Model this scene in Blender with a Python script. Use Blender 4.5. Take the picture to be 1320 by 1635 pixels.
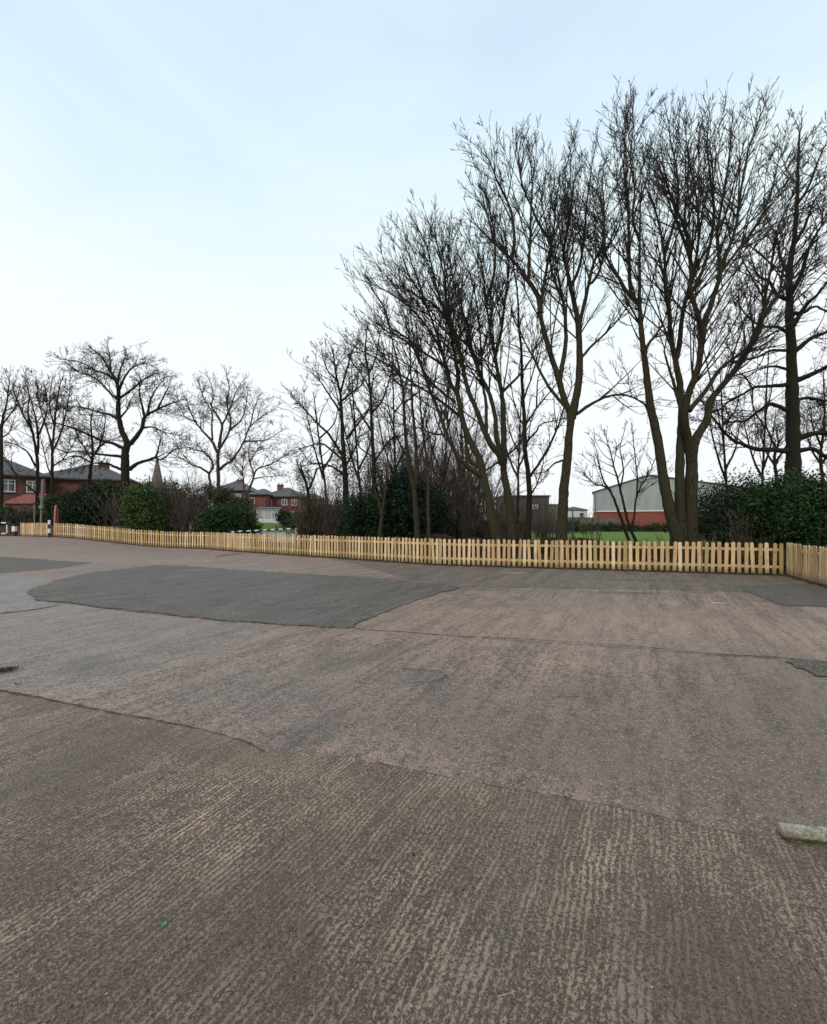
import bpy, bmesh, math, random
import numpy as np
from mathutils import Vector
for o in list(bpy.data.objects): bpy.data.objects.remove(o)
S = bpy.context.scene
COL = S.collection
R = math.radians
# ------------------------------------------------------------------ camera
F, CX, HY, EYE = 690.0, 660.0, 832.0, 1.55
cam = bpy.data.objects.new('camera', bpy.data.cameras.new('camera')); COL.objects.link(cam)
cam.location = (0, 0, EYE); cam.rotation_euler = (R(90), 0, 0)
cam.data.sensor_fit = 'HORIZONTAL'; cam.data.sensor_width = 36; cam.data.lens = 36*F/1320
cam.data.shift_y = 14.5/1320
cam.data.clip_start = .05; cam.data.clip_end = 3000
S.camera = cam
# ------------------------------------------------------------------ sky, sun, exposure
SUN_EL, SUN_AZ = 34, 205          # azimuth clockwise from +Y (the view direction)
w = bpy.data.worlds.new('World'); S.world = w; w.use_nodes = True
nt = w.node_tree; nt.nodes.clear()
def N(nt, t, **k):
    n = nt.nodes.new(t)
    for a, b in k.items():
        if a.startswith('i_'): n.inputs[a[2:].replace('_', ' ')].default_value = b
        else: setattr(n, a, b)
    return n
sky = N(nt, 'ShaderNodeTexSky', sky_type='NISHITA'); sky.sun_disc = False
sky.sun_elevation = R(SUN_EL); sky.sun_rotation = R(SUN_AZ); sky.dust_density = 2.0
bg1 = N(nt, 'ShaderNodeBackground', i_Strength=.12); nt.links.new(sky.outputs[0], bg1.inputs[0])
tc = N(nt, 'ShaderNodeTexCoord'); sep = N(nt, 'ShaderNodeSeparateXYZ'); nt.links.new(tc.outputs['Generated'], sep.inputs[0])
mp = N(nt, 'ShaderNodeMapping'); mp.inputs['Scale'].default_value = (1.0, 1.0, 3.2); mp.inputs['Rotation'].default_value = (R(10), R(28), R(20))
nt.links.new(tc.outputs['Generated'], mp.inputs[0])
no = N(nt, 'ShaderNodeTexNoise', i_Scale=1.7, i_Detail=7.0, i_Roughness=.55, i_Distortion=.9); nt.links.new(mp.outputs[0], no.inputs[0])
ma = N(nt, 'ShaderNodeMath', operation='MULTIPLY_ADD'); ma.inputs[1].default_value = .46; ma.inputs[2].default_value = -.25
nt.links.new(no.outputs[0], ma.inputs[0])
ad = N(nt, 'ShaderNodeMath', operation='ADD'); nt.links.new(sep.outputs[2], ad.inputs[0]); nt.links.new(ma.outputs[0], ad.inputs[1])
rp = N(nt, 'ShaderNodeValToRGB'); nt.links.new(ad.outputs[0], rp.inputs[0])
e = rp.color_ramp.elements
e[0].position = 0.0; e[0].color = (.93, .95, .97, 1)
e[1].position = 1.0; e[1].color = (.54, .66, .86, 1)
for p, c in ((.18, (.95, .98, 1.0, 1)), (.38, (.93, .99, 1.0, 1)), (.53, (.80, .96, 1.0, 1)), (.66, (.71, .875, 1.0, 1)), (.80, (.66, .79, .96, 1))):
    q = e.new(p); q.color = c
bg2 = N(nt, 'ShaderNodeBackground', i_Strength=1.05); nt.links.new(rp.outputs[0], bg2.inputs[0])
mx = N(nt, 'ShaderNodeMixShader', i_Fac=.95); nt.links.new(bg1.outputs[0], mx.inputs[1]); nt.links.new(bg2.outputs[0], mx.inputs[2])
wo = N(nt, 'ShaderNodeOutputWorld'); nt.links.new(mx.outputs[0], wo.inputs[0])
sl = bpy.data.lights.new('sun', 'SUN'); sl.energy = 1.2; sl.angle = R(14); sl.color = (1, .92, .80)
so = bpy.data.objects.new('sun', sl); COL.objects.link(so)
az = R(SUN_AZ); dv = Vector((math.sin(az)*math.cos(R(SUN_EL)), math.cos(az)*math.cos(R(SUN_EL)), math.sin(R(SUN_EL))))
so.rotation_euler = dv.to_track_quat('Z', 'Y').to_euler(); so.location = (0, 0, 60)
S.view_settings.view_transform = 'Standard'; S.view_settings.look = 'None'
S.view_settings.exposure = 0; S.view_settings.gamma = 1; S.view_settings.use_curve_mapping = False

# ------------------------------------------------------------------ tagging helpers
def tag(o, label=None, cat=None, group=None, kind=None):
    if label: o['label'] = label
    if cat: o['category'] = cat
    if group: o['group'] = group
    if kind: o['kind'] = kind
    return o
def empty(name, loc=(0, 0, 0), rz=0, label=None, cat=None, group=None):
    o = bpy.data.objects.new(name, None); COL.objects.link(o); o.location = loc; o.rotation_euler = (0, 0, rz)
    o.empty_display_size = .2
    return tag(o, label, cat, group)
def link(name, me, parent=None, mat=None):
    if mat is not None and not me.materials: me.materials.append(mat)
    o = bpy.data.objects.new(name, me); COL.objects.link(o)
    if parent is not None: o.parent = parent
    return o
class MB:
    def __init__(s): s.v = []; s.f = []
    def box(s, c, d, rz=0, jit=0):
        x, y, z = c; a, b, h = d[0]/2, d[1]/2, d[2]/2; n = len(s.v); cs, sn = math.cos(rz), math.sin(rz)
        for dz in (-h, h):
            for px, py in ((-a, -b), (a, -b), (a, b), (-a, b)):
                s.v.append((x+px*cs-py*sn, y+px*sn+py*cs, z+dz))
        s.f += [tuple(n+i for i in q) for q in ((3, 2, 1, 0), (4, 5, 6, 7), (0, 1, 5, 4), (1, 2, 6, 5), (2, 3, 7, 6), (3, 0, 4, 7))]
        return s
    def poly(s, pts):
        n = len(s.v); s.v += [tuple(p) for p in pts]; s.f.append(tuple(range(n, n+len(pts)))); return s
    def prism(s, pts, dvec):           # closed outline extruded along dvec
        n = len(s.v); m = len(pts); dx, dy, dz = dvec
        s.v += [tuple(p) for p in pts] + [(p[0]+dx, p[1]+dy, p[2]+dz) for p in pts]
        s.f.append(tuple(range(n+m-1, n-1, -1))); s.f.append(tuple(range(n+m, n+2*m)))
        for i in range(m): j = (i+1) % m; s.f.append((n+i, n+j, n+m+j, n+m+i))
        return s
    def tube(s, p0, p1, r0, r1=None, k=10):
        r1 = r0 if r1 is None else r1; p0 = Vector(p0); p1 = Vector(p1); d = (p1-p0).normalized()
        a = d.orthogonal().normalized(); b = d.cross(a); n = len(s.v)
        for p, r in ((p0, r0), (p1, r1)):
            for i in range(k):
                t = 2*math.pi*i/k; s.v.append(tuple(p+a*math.cos(t)*r+b*math.sin(t)*r))
        for i in range(k): j = (i+1) % k; s.f.append((n+i, n+j, n+k+j, n+k+i))
        s.f.append(tuple(range(n+k-1, n-1, -1))); s.f.append(tuple(range(n+k, n+2*k)))
        return s
    def build(s, name, mat, parent=None, bevel=0):
        me = bpy.data.meshes.new(name); me.from_pydata(s.v, [], s.f); me.update()
        bm = bmesh.new(); bm.from_mesh(me); bmesh.ops.recalc_face_normals(bm, faces=bm.faces)
        if bevel: bmesh.ops.bevel(bm, geom=list(bm.edges), offset=bevel, segments=2, affect='EDGES', profile=.6)
        bm.to_mesh(me); bm.free()
        return link(name, me, parent, mat)

# ------------------------------------------------------------------ materials
def newmat(name):
    m = bpy.data.materials.new(name); m.use_nodes = True; nt = m.node_tree; nt.nodes.clear()
    b = nt.nodes.new('ShaderNodeBsdfPrincipled'); o = nt.nodes.new('ShaderNodeOutputMaterial'); nt.links.new(b.outputs[0], o.inputs[0])
    return m, nt, b
class G:       # tiny node-graph writer
    def __init__(s, nt): s.nt = nt
    def L(s, a, b): s.nt.links.new(a, b)
    def n(s, t, **k): return N(s.nt, t, **k)
    def put(s, sock, v):
        if hasattr(v, 'is_output'): s.L(v, sock)
        else: sock.default_value = v
    def m(s, op, a, b=0.0, c=0.0, clamp=False):
        n = s.n('ShaderNodeMath', operation=op, use_clamp=clamp)
        s.put(n.inputs[0], a); s.put(n.inputs[1], b); s.put(n.inputs[2], c); return n.outputs[0]
    def noise(s, vec, scale, detail=3.0, rough=.5, dist=0.0):
        n = s.n('ShaderNodeTexNoise', i_Scale=scale, i_Detail=detail, i_Roughness=rough, i_Distortion=dist)
        if vec is not None: s.L(vec, n.inputs[0])
        return n.outputs[0]
    def vor(s, vec, scale, feature='F1', out='Distance'):
        n = s.n('ShaderNodeTexVoronoi', feature=feature, i_Scale=scale); s.L(vec, n.inputs[0]); return n.outputs[out]
    def cell(s, vec, scale):     # one random value per stone
        n = s.n('ShaderNodeTexVoronoi', feature='F1', i_Scale=scale); s.L(vec, n.inputs[0])
        q = s.n('ShaderNodeSeparateXYZ'); s.L(n.outputs['Color'], q.inputs[0]); return q.outputs[0]
    def sm(s, v, a, b):          # smooth map a..b -> 0..1
        n = s.n('ShaderNodeMapRange', interpolation_type='SMOOTHSTEP'); s.put(n.inputs[0], v)
        n.inputs[1].default_value = a; n.inputs[2].default_value = b; return n.outputs[0]
    def mix(s, f, a, b, mode='MIX'):
        n = s.n('ShaderNodeMix', data_type='RGBA', blend_type=mode)
        s.put(n.inputs[0], f)
        for i, v in ((6, a), (7, b)):
            if hasattr(v, 'is_output'): s.L(v, n.inputs[i])
            else: n.inputs[i].default_value = (*v, 1) if len(v) == 3 else v
        return n.outputs[2]
    def comb(s, x, y, z=0.0):
        n = s.n('ShaderNodeCombineXYZ'); s.put(n.inputs[0], x); s.put(n.inputs[1], y); s.put(n.inputs[2], z); return n.outputs[0]
    def obj(s): return s.n('ShaderNodeTexCoord').outputs['Object']
    def bump(s, h, dist, strength=1.0):
        n = s.n('ShaderNodeBump', i_Strength=strength, i_Distance=dist); s.L(h, n.inputs['Height']); return n.outputs[0]

def simple(name, col, rough=.7, var=.25, scale=6.0, bump=0.0, bscale=40.0, metal=0.0, spec=.5):
    m, nt, b = newmat(name); g = G(nt); v = g.obj()
    f = g.m('ADD', g.noise(v, scale, 4.0), 0.0)
    f = g.sm(f, .3, .7)
    c = g.mix(f, tuple(x*(1-var) for x in col), tuple(min(1, x*(1+var)) for x in col))
    g.L(c, b.inputs['Base Color']); b.inputs['Roughness'].default_value = rough; b.inputs['Metallic'].default_value = metal
    b.inputs['Specular IOR Level'].default_value = spec
    if bump: g.L(g.bump(g.noise(v, bscale, 4.0), bump), b.inputs['Normal'])
    return m

GA = R(28.2)      # direction of the tamping ridges, away to the right
def uv_ground(g):
    v = g.obj(); s = g.n('ShaderNodeSeparateXYZ'); g.L(v, s.inputs[0]); x, y = s.outputs[0], s.outputs[1]
    u = g.m('SUBTRACT', g.m('MULTIPLY', x, math.cos(GA)), g.m('MULTIPLY', y, math.sin(GA)))
    t = g.m('ADD', g.m('MULTIPLY', x, math.sin(GA)), g.m('MULTIPLY', y, math.cos(GA)))
    return v, x, y, u, t
def ellipse(g, x, y, cx, cy, rx, ry, ang, nz, soft=.5):
    ca, sa = math.cos(ang), math.sin(ang)
    dx = g.m('SUBTRACT', x, cx); dy = g.m('SUBTRACT', y, cy)
    a = g.m('DIVIDE', g.m('ADD', g.m('MULTIPLY', dx, ca), g.m('MULTIPLY', dy, sa)), rx)
    b = g.m('DIVIDE', g.m('SUBTRACT', g.m('MULTIPLY', dy, ca), g.m('MULTIPLY', dx, sa)), ry)
    d = g.m('SQRT', g.m('ADD', g.m('MULTIPLY', a, a), g.m('MULTIPLY', b, b)))
    d = g.m('ADD', d, g.m('MULTIPLY', g.m('SUBTRACT', nz, .5), 1.6))
    return g.m('SUBTRACT', 1.0, g.sm(d, 1-soft, 1+soft))

def mat_concrete():
    m, nt, b = newmat('ridged_concrete'); g = G(nt); v, x, y, u, t = uv_ground(g)
    wob = g.noise(v, 1.6, 3.0)
    uu = g.m('ADD', u, g.m('MULTIPLY', wob, .10))
    jit = g.noise(g.comb(g.m('MULTIPLY', u, 42.0), g.m('MULTIPLY', t, 14.0)), 1.0, 3.0, .6)
    ph = g.m('ADD', g.m('MULTIPLY', uu, 2*math.pi/.028), g.m('MULTIPLY', jit, 7.0))
    ridge = g.m('MULTIPLY_ADD', g.m('SINE', ph), .5, .5)
    lnz = g.sm(g.noise(g.comb(g.m('MULTIPLY', u, 20.0), g.m('MULTIPLY', t, 2.4)), 1.0, 2.0, .5), .34, .62)
    zone = g.sm(g.noise(v, 1.9, 3.0, .5, .3), .36, .66)
    rz = g.m('MULTIPLY', g.m('MULTIPLY', ridge, g.m('MULTIPLY_ADD', lnz, .75, .25)), g.m('MULTIPLY_ADD', zone, .11, .09))
    brk = g.noise(g.comb(g.m('MULTIPLY', u, 135.0), g.m('MULTIPLY', t, 58.0)), 1.0, 4.0, .78)
    patch = g.sm(g.noise(v, 2.3, 5.0, .6, .4), .36, .66)
    grit = g.noise(v, 150.0, 4.0, .85)
    fine = g.noise(v, 330.0, 2.0, .6); stone = g.cell(v, 115.0); stone2 = g.cell(v, 210.0)
    worn = g.m('ADD', rz, g.m('ADD', g.m('MULTIPLY', brk, .70), g.m('MULTIPLY', grit, .54)))
    worn = g.m('ADD', worn, g.m('MULTIPLY', patch, .035))
    worn = g.m('ADD', worn, g.m('MULTIPLY', g.m('SUBTRACT', stone, .5), .17))
    wm = g.sm(worn, .675, .80)
    base = g.mix(g.sm(g.m('ADD', g.m('MULTIPLY', grit, .6), g.m('MULTIPLY', stone2, .4)), .28, .72), (.050, .036, .026), (.335, .236, .170))
    base = g.mix(g.m('MULTIPLY', g.sm(g.noise(v, .9, 5.0, .6), .44, .60), .40), base, (.085, .066, .053))
    base = g.mix(g.m('MULTIPLY', g.sm(g.vor(v, 150.0), .0, .5), .35), base, (.22, .16, .12))
    c = g.mix(g.m('MULTIPLY', wm, g.m('MULTIPLY_ADD', g.sm(g.noise(v, 1.1, 4.0, .6, .3), .38, .62), .5, .45)), base, (.92, .68, .50))
    c = g.mix(g.m('MULTIPLY', g.sm(fine, .60, .72), .7), c, (.72, .56, .43))
    c = g.mix(g.m('MULTIPLY', g.sm(g.noise(v, 60.0, 3.0, .7), .60, .68), .85), c, (.030, .024, .019))
    nz = g.noise(v, 2.5, 5.0, .6)
    for (cx, cy, rx, ry, a, col, k) in ((-1.05, 2.85, .42, .13, -.35, (.50, .38, .25), .80), (.35, 2.4, .8, .22, -.25, (.40, .32, .23), .45),
                                        (1.35, 1.75, .35, .6, -.5, (.42, .35, .26), .35), (-2.3, 2.5, 1.3, .3, .9, (.20, .18, .165), .5),
                                        (.33, 1.75, .16, .5, -.5, (.50, .43, .33), .50), (-.6, 1.7, .5, .3, .6, (.060, .055, .050), .40), (-1.9, 3.0, .9, .25, -.2, (.34, .26, .18), .45),
                                        (1.1, 1.35, .25, .4, .2, (.055, .052, .045), .35), (.75, 1.5, .06, .6, -.5, (.50, .43, .33), .35), (-.2, 1.3, .35, .3, 0, (.07, .06, .05), .3)):
        c = g.mix(g.m('MULTIPLY', ellipse(g, x, y, cx, cy, rx, ry, a, nz, .7), g.m('MULTIPLY', g.sm(worn, .58, .80), k)), c, col)
    g.L(c, b.inputs['Base Color']); b.inputs['Roughness'].default_value = .68; b.inputs['Specular IOR Level'].default_value = .4
    h = g.m('ADD', g.m('MULTIPLY', rz, 3.0), g.m('ADD', g.m('MULTIPLY', grit, 2.2), g.m('ADD', g.m('MULTIPLY', fine, .4), g.m('MULTIPLY', brk, .8))))
    g.L(g.bump(h, .010, 1.0), b.inputs['Normal']); return m

def mat_surface(name, dark, light, tint, chip, gritscale=75.0, streak=.5, stains=(), bump=.005, spec=.5, rough=.62, wide=None):
    m, nt, b = newmat(name); g = G(nt); v, x, y, u, t = uv_ground(g)
    fine = g.noise(v, 300.0, 2.0, .6)
    n1 = g.noise(v, 17.0, 2.0, .6); n2 = g.noise(v, 48.0, 2.0, .6); n3 = g.noise(v, 125.0, 2.0, .6)
    grit = g.m('ADD', g.m('MULTIPLY', n1, .30), g.m('ADD', g.m('MULTIPLY', n2, .35), g.m('MULTIPLY', n3, .35)))
    s1 = g.cell(v, gritscale*1.25); s2 = g.cell(v, gritscale*.42)
    st = g.noise(g.comb(g.m('MULTIPLY', u, 3.2), g.m('MULTIPLY', t, .32)), 1.0, 6.0, .7)
    st2 = g.noise(g.comb(g.m('MULTIPLY', u, 14.0), g.m('MULTIPLY', t, 1.3)), 1.0, 4.0, .6)
    big = g.noise(v, .42, 7.0, .65, .5); med = g.noise(v, 2.6, 6.0, .7)
    f = g.m('ADD', grit, g.m('MULTIPLY', g.m('SUBTRACT', st, .5), streak*.5))
    f = g.m('ADD', f, g.m('MULTIPLY', g.m('SUBTRACT', st2, .5), streak*.4))
    f = g.m('ADD', f, g.m('MULTIPLY', g.m('SUBTRACT', med, .5), .25))
    f = g.m('ADD', f, g.m('MULTIPLY', g.m('SUBTRACT', s1, .5), .22))
    f = g.m('ADD', f, g.m('MULTIPLY', g.m('SUBTRACT', s2, .5), .08))
    gm = g.sm(f, .38, .62)
    c = g.mix(gm, tuple(k*.74 for k in dark), tuple(k*1.14 for k in light))
    c = g.mix(g.m('MULTIPLY', g.sm(big, .42, .60), .35), c, tint)
    damp = g.sm(g.noise(v, .8, 7.0, .7, .8), .54, .68); c = g.mix(g.m('MULTIPLY', damp, .40), c, tuple(k*.72 for k in dark))
    if wide:
        for (cx, cy, rx, ry, a, col, k) in wide:
            c = g.mix(g.m('MULTIPLY', ellipse(g, x, y, cx, cy, rx, ry, a, big, .8), g.m('MULTIPLY', g.m('MULTIPLY_ADD', gm, .7, .15), k*1.3)), c, col)
    c = g.mix(g.m('MULTIPLY', g.sm(s1, .91, .97), .42), c, chip)
    c = g.mix(g.m('MULTIPLY', g.sm(g.noise(v, 45.0, 3.0, .7), .57, .68), .7), c, tuple(k*.35 for k in dark))
    nz = g.noise(v, 3.0, 6.0, .65)
    for (cx, cy, rx, ry, a, col, k) in stains:
        c = g.mix(g.m('MULTIPLY', ellipse(g, x, y, cx, cy, rx, ry, a, nz, .55), g.m('MULTIPLY', g.m('SUBTRACT', 1.15, g.m('MULTIPLY', gm, .5)), k)), c, col)
    g.L(c, b.inputs['Base Color']); b.inputs['Roughness'].default_value = rough; b.inputs['Specular IOR Level'].default_value = spec
    h = g.m('ADD', g.m('MULTIPLY', grit, 2.2), g.m('ADD', g.m('MULTIPLY', fine, .4), g.m('MULTIPLY', st2, .6)))
    g.L(g.bump(h, bump, .9), b.inputs['Normal']); return m

def mat_wood():
    m, nt, b = newmat('new_softwood'); g = G(nt); v = g.obj(); s = g.n('ShaderNodeSeparateXYZ'); g.L(v, s.inputs[0])
    oi = g.n('ShaderNodeObjectInfo').outputs['Random']; off = g.m('MULTIPLY', oi, 57.0)
    gv = g.comb(g.m('MULTIPLY_ADD', s.outputs[0], 34.0, off), g.m('MULTIPLY', s.outputs[1], 30.0), g.m('MULTIPLY_ADD', s.outputs[2], 2.2, off))
    grain = g.noise(gv, 1.0, 4.0, .6, .6)
    kv = g.comb(g.m('MULTIPLY_ADD', s.outputs[0], 9.0, off), g.m('MULTIPLY', s.outputs[1], 9.0), g.m('MULTIPLY_ADD', s.outputs[2], 5.5, off))
    knot = g.m('SUBTRACT', 1.0, g.sm(g.vor(kv, 1.0), .07, .20))
    oi2 = g.m('FRACT', g.m('MULTIPLY', oi, 7.31))
    c = g.mix(g.sm(grain, .3, .7), (.50, .325, .155), (.70, .51, .285))
    c = g.mix(g.m('MULTIPLY', g.sm(oi, .45, 1.0), .70), c, (.43, .235, .120))
    c = g.mix(g.m('MULTIPLY', g.sm(oi2, .65, .95), .75), c, (.34, .25, .10))
    c = g.mix(g.m('MULTIPLY', g.m('SUBTRACT', 1.0, g.sm(oi2, 0, .35)), .75), c, (.80, .62, .38))
    c = g.mix(g.m('MULTIPLY', knot, .85), c, (.13, .06, .03))
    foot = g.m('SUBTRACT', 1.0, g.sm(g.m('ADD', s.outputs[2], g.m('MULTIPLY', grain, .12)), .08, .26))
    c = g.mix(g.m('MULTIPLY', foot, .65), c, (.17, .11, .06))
    c = g.mix(g.m('MULTIPLY', g.sm(g.noise(g.comb(g.m('MULTIPLY_ADD', s.outputs[0], 6.0, off), off, g.m('MULTIPLY', s.outputs[2], 3.0)), 1.0, 4.0, .6), .52, .70), .45), c, (.24, .19, .11))
    g.L(c, b.inputs['Base Color']); b.inputs['Roughness'].default_value = .75; b.inputs['Specular IOR Level'].default_value = .3
    g.L(g.bump(grain, .003), b.inputs['Normal']); return m

def mat_bark(name, c1, c2, green, scale=1.0):
    m, nt, b = newmat(name); g = G(nt); v = g.obj(); s = g.n('ShaderNodeSeparateXYZ'); g.L(v, s.inputs[0])
    bv = g.comb(g.m('MULTIPLY', s.outputs[0], 26.0*scale), g.m('MULTIPLY', s.outputs[1], 26.0*scale), g.m('MULTIPLY', s.outputs[2], 6.0*scale))
    k = g.noise(bv, 1.0, 5.0, .65, .4); bl = g.noise(v, 3.0*scale, 5.0, .6)
    c = g.mix(g.sm(k, .33, .68), c1, c2)
    c = g.mix(g.m('MULTIPLY', g.sm(bl, .40, .62), .7), c, green)
    g.L(c, b.inputs['Base Color']); b.inputs['Roughness'].default_value = .9; b.inputs['Specular IOR Level'].default_value = .15
    g.L(g.bump(k, .03), b.inputs['Normal']); return m

def mat_leaf(name, c1, c2, c3, rough=.5):
    m, nt, b = newmat(name); g = G(nt); v = g.obj()
    c = g.mix(g.sm(g.noise(v, 1.4, 3.0), .35, .65), c1, c2)
    c = g.mix(g.sm(g.noise(v, 22.0, 2.0), .48, .72), c, c3)
    g.L(c, b.inputs['Base Color']); b.inputs['Roughness'].default_value = rough; b.inputs['Specular IOR Level'].default_value = .22; return m

def mat_brick(name, c1, c2, mortar=(.25, .22, .2), sc=1.0):
    m, nt, b = newmat(name); g = G(nt); v = g.obj(); s = g.n('ShaderNodeSeparateXYZ'); g.L(v, s.inputs[0])
    bt = g.n('ShaderNodeTexBrick'); g.L(g.comb(g.m('ADD', s.outputs[0], s.outputs[1]), s.outputs[2]), bt.inputs['Vector'])
    bt.inputs['Color1'].default_value = (*c1, 1); bt.inputs['Color2'].default_value = (*c2, 1); bt.inputs['Mortar'].default_value = (*mortar, 1)
    bt.inputs['Scale'].default_value = 1.0; bt.inputs['Mortar Size'].default_value = .008
    bt.inputs['Brick Width'].default_value = .225; bt.inputs['Row Height'].default_value = .075
    c = g.mix(g.m('MULTIPLY', g.sm(g.noise(v, 1.3, 4.0), .4, .7), .5), bt.outputs[0], tuple(k*.6 for k in c1))
    g.L(c, b.inputs['Base Color']); b.inputs['Roughness'].default_value = .9
    g.L(g.bump(bt.outputs['Fac'], -.01), b.inputs['Normal']); return m

M = {}
M['concrete'] = mat_concrete()
M['worn'] = mat_surface('worn_car_park_surface', (.118, .080, .060), (.345, .240, .180), (.215, .160, .13), (.70, .55, .42), 100.0, .85,
    stains=((-3.6, 4.75, .22, .35, .3, (.12, .105, .075), .65), (-3.15, 4.55, .35, .18, .3, (.13, .115, .08), .5), (.05, 4.3, .35, .25, .2, (.10, .093, .088), .6),
            (.35, 3.85, .25, .15, .5, (.09, .085, .08), .5), (-.75, 3.2, .22, .35, -.5, (.10, .082, .068), .6), (1.25, 7.9, .5, .25, 0, (.09, .08, .075), .5),
            (4.6, 9.4, .8, .18, -.1, (.055, .047, .04), .85), (-.9, 4.6, .7, .12, .55, (.10, .088, .07), .5), (-.25, 5.2, .8, .13, .6, (.10, .088, .07), .5),
            (1.3, 9.9, 1.6, .12, -.12, (.07, .06, .055), .6), (2.2, 5.9, .6, .3, -.3, (.22, .17, .135), .5), (1.0, 5.3, .3, .12, 0, (.11, .095, .085), .5)),
    wide=((1.3, 2.95, 1.7, .55, -.32, (.115, .088, .068), .55), (3.2, 2.6, 1.6, 1.1, -.1, (.12, .094, .074), .55), (-4.8, 5.4, 2.6, 2.0, .4, (.265, .238, .212), .7), (-7.5, 8.0, 3.5, 1.8, .5, (.30, .268, .24), .65), (3.0, 6.6, 3.4, 1.3, -.25, (.42, .285, .20), .65),
          (-1.3, 3.8, .9, .7, .4, (.19, .168, .148), .5), (1.9, 3.3, 1.6, .8, -.3, (.24, .175, .125), .45), (4.0, 3.6, 1.2, 1.6, .2, (.13, .105, .085), .5),
          (-14, 18, 7, 1.6, -.25, (.34, .25, .185), .65)))
M['patch'] = mat_surface('dark_asphalt_patch', (.068, .058, .047), (.178, .158, .134), (.115, .104, .088), (.36, .31, .25), 100.0, .70,
    stains=((-6.9, 13.6, .6, .25, 0, (.19, .17, .14), .6), (-3.5, 9.6, .7, .10, .3, (.05, .05, .05), .5), (-2, 7.6, .5, .1, .2, (.05, .05, .05), .45), (-5.5, 8.6, 1.0, .08, .2, (.045, .045, .045), .45)), bump=.005, spec=.25)
M['patch2'] = mat_surface('grey_asphalt_patch', (.074, .062, .050), (.160, .138, .112), (.12, .107, .09), (.32, .29, .25), 80.0, .35, bump=.005, spec=.25)
M['pale'] = mat_surface('pale_grey_patch', (.165, .145, .122), (.31, .275, .235), (.24, .215, .185), (.42, .37, .31), 80.0, .4)
M['verge'] = mat_surface('worn_asphalt_strip', (.078, .058, .043), (.205, .157, .118), (.15, .118, .09), (.40, .33, .26), 90.0, 1.1,
    stains=((3.0, 13.05, .35, .09, -.2, (.42, .40, .36), .9), (-4.6, 16.8, .9, .10, -.5, (.36, .27, .2), .6), (-1.6, 16.0, .9, .08, -.5, (.30, .25, .2), .5), (6, 11.4, 1.6, .10, -.1, (.06, .052, .045), .8)))
M['joint'] = simple('dirty_joint_and_shade', (.060, .048, .038), .95, .4, 12, .01, 60)  # joint dirt; also colours the painted contact shade under the fence
M['jointlight'] = simple('crumbled_joint', (.27, .225, .185), .95, .4, 30, .01, 60)
M['wet'] = simple('broken_wet_asphalt', (.11, .088, .068), .6, .85, 34, .05, 26)
M['wood'] = mat_wood()
M['post'] = simple('treated_post_wood', (.20, .135, .065), .85, .35, 14, .004, 60)
M['bark'] = mat_bark('smooth_grey_bark', (.017, .0135, .009), (.066, .054, .037), (.038, .038, .013))
M['barkd'] = mat_bark('dark_mossy_bark', (.010, .008, .006), (.034, .028, .019), (.024, .024, .009))
M['barkb'] = mat_bark('brown_bark', (.040, .031, .025), (.095, .075, .058), (.055, .048, .03))
M['twig'] = simple('twig_bark', (.021, .016, .013), .9, .35, 3)
M['twigr'] = simple('reddish_twig_bark', (.12, .085, .068), .9, .35, 3)
M['twigf'] = simple('far_twig_bark', (.050, .040, .034), .9, .35, 2)
M['laurel'] = mat_leaf('laurel_leaf', (.010, .028, .009), (.018, .046, .013), (.052, .090, .026))
M['holly'] = mat_leaf('holly_leaf', (.006, .016, .008), (.010, .028, .012), (.028, .055, .024))
M['privet'] = mat_leaf('privet_leaf', (.030, .060, .014), (.050, .095, .018), (.11, .15, .040))
M['ivy'] = mat_leaf('ivy_leaf', (.016, .030, .010), (.026, .045, .014), (.06, .08, .03))
M['conifer'] = mat_leaf('conifer_leaf', (.010, .024, .012), (.016, .034, .016), (.030, .055, .025), .7)
M['litter'] = mat_leaf('dead_leaf', (.045, .028, .018), (.080, .045, .028), (.13, .08, .045), .8)
M['brickred'] = mat_brick('red_brick', (.165, .046, .034), (.21, .066, .048), (.16, .12, .10))
M['brickdark'] = mat_brick('weathered_brick', (.13, .045, .034), (.17, .065, .048), (.13, .11, .10))
M['brickorange'] = mat_brick('orange_brick', (.25, .060, .038), (.29, .078, .048), (.22, .11, .08))
M['slate'] = simple('slate_roof', (.075, .070, .068), .65, .3, 3, .01, 20)
M['tiles'] = simple('red_tile_roof', (.24, .075, .05), .8, .3, 6, .01, 20)
M['white'] = simple('white_paint', (.72, .72, .70), .45, .08, 8)
M['black'] = simple('black_paint', (.02, .02, .02), .5, .2, 8)
M['red'] = simple('red_paint', (.30, .025, .025), .45, .2, 8)
M['pink'] = simple('faded_red_paint', (.55, .22, .20), .5, .15, 8)
M['stone'] = simple('weathered_stone', (.13, .105, .090), .9, .3, 1.5, .02, 8)
M['concpost'] = simple('grey_concrete', (.17, .16, .14), .9, .25, 12, .006, 80)
M['steel'] = simple('galvanised_steel', (.17, .17, .16), .6, .2, 8, metal=.2)
M['mesh'] = simple('green_wire', (.055, .075, .06), .6, .2, 8)
M['curtain'] = simple('net_curtain', (.45, .45, .44), .9, .25, 5)
def mat_glass():
    m, nt, b = newmat('window_glass'); b.inputs['Base Color'].default_value = (.05, .06, .065, 1); b.inputs['Roughness'].default_value = .06
    b.inputs['Specular IOR Level'].default_value = .9; return m
M['glass'] = mat_glass()
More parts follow.
